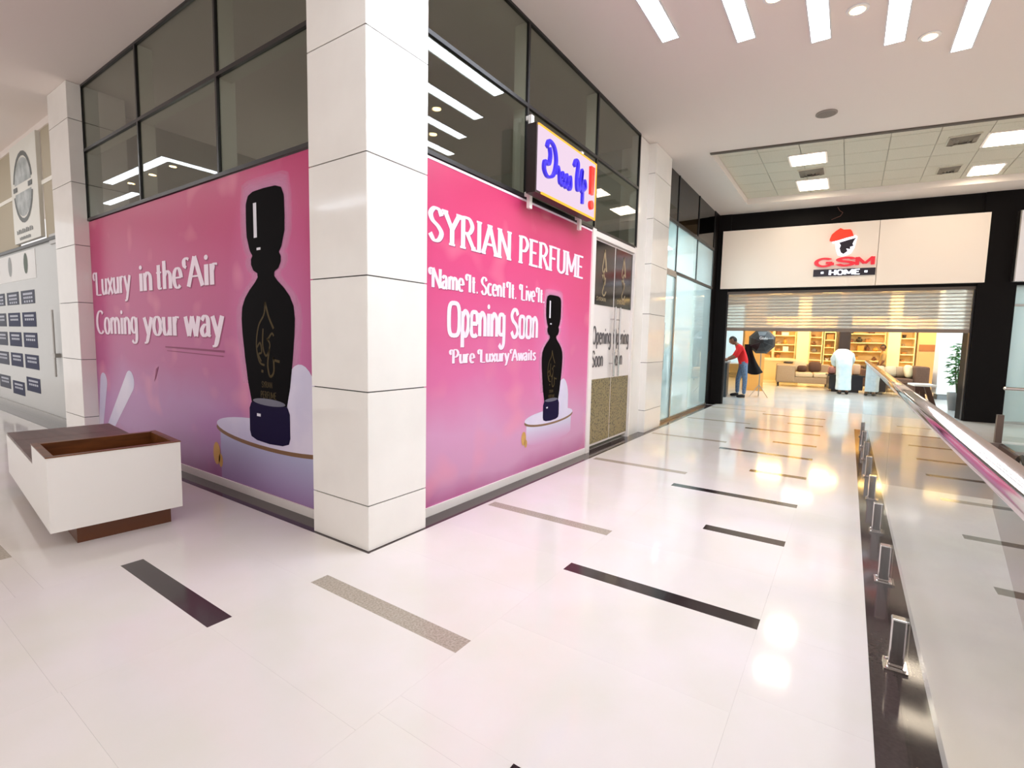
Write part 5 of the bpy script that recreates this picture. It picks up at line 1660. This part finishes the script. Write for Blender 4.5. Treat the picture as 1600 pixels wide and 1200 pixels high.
# person standing by the long shelving
def standing(u, d, face, h_, tops, label, nm='person'):
    k = h_ / 1.72
    fu, fd = face
    def q(a, b, z, r_):  # a sideways, b forward
        return j(u + a * k * fd + b * k * fu, d - a * k * fu + b * k * fd, z * k, r_ * k)
    jo = dict(pelvis=q(0, 0, .93, .14), waist=q(0, 0, 1.08, .13), chest=q(0, .01, 1.28, .15), neck=q(0, .0, 1.45, .06), head=q(0, .01, 1.54, .06),
              sl=q(-.19, 0, 1.38, .07), el=q(-.24, .02, 1.10, .05), wl=q(-.22, .12, .88, .034), sr=q(.19, 0, 1.38, .07), er=q(.24, .02, 1.10, .05), wr=q(.22, .14, .90, .034),
              hl=q(-.09, 0, .86, .095), kl=q(-.1, .02, .48, .065), al=q(-.1, 0, .08, .048), hr=q(.09, 0, .86, .095), kr=q(.1, .02, .48, .065), ar=q(.1, 0, .08, .048))
    bo = [('pelvis', 'waist', 0), ('waist', 'chest', 0), ('chest', 'neck', 0), ('neck', 'head', 2), ('chest', 'sl', 0), ('sl', 'el', 0), ('el', 'wl', 2), ('chest', 'sr', 0), ('sr', 'er', 0), ('er', 'wr', 2),
          ('pelvis', 'hl', 1), ('hl', 'kl', 1), ('kl', 'al', 1), ('pelvis', 'hr', 1), ('hr', 'kr', 1), ('kr', 'ar', 1)]
    def w(a, b, z): return tuple(q(a, b, z, 0)[:3])
    f3 = EU * fu + ED * fd
    s3 = EU * fd - ED * fu
    return person(nm, label, jo, bo, [tops[0], tops[1], SKIN, HAIR, SHOE], head=(Vector(w(0, .02, 1.61)), yaw_of(fu, fd), R(8), 2, 3, .105 * k),
                  hands=((w(-.22, .12, .88), f3 * .3 + Vector((0, 0, -1)), s3, 2), (w(.22, .14, .90), f3 * .3 + Vector((0, 0, -1)), -s3, 2)),
                  shoes=((w(-.1, -.05, 0), w(-.11, .17, 0), 4), (w(.1, -.05, 0), w(.11, .17, 0), 4)))
standing(4.80, 8.8, (-1, 0), 1.55, (mat('beige_shirt', (176, 146, 96), .9), mat('beige_trousers', (130, 106, 76), .9)), 'person in a beige shirt standing before the long shelving')

standing(-.95, -2.55, (.2, -1), 1.7, (mat('slate_shirt', (96, 116, 126), .9), mat('slate_trousers', (70, 84, 94), .9)), 'person in grey standing behind the frosted glass shopfront')
t = thing('display_plinth', (8.4, .75, 0), 'low white display plinth behind the frosted glass', 'plinth')
box('body', M_WHITELAM, t, 8.35, 9.4, .5, .95, .05, .28)
box('top', M_WHITELAM, t, 8.32, 9.43, .47, .98, .28, .31)
t = thing('wall_shelf', (8.4, 4.1, 1.0), 'pale wall shelving at the back of the frosted glass shop', 'shelf')
box('back_panel', mat('pale_tan', (206, 186, 150), .7), t, 7.4, 9.8, 4.16, 4.2, .6, 2.4)
for z in (.6, 1.05, 1.5, 1.95, 2.4):
    box('shelf_board', M_WHITELAM, t, 7.4, 9.8, 3.86, 4.16, z, z + .03)

mb = MB(S); mb.smooth = True
mb.tube([(2.2, -.012, 4.46), (2.24, -.03, 4.38), (2.3, -.035, 4.33), (2.26, -.03, 4.26), (2.1, -.02, 4.2)], .006, 6)
mb.build('loose_cable', mat('cable_brown', (110, 70, 56), .6), label='thin loose cable hanging on the black fascia above the cream sign', cat='cable')
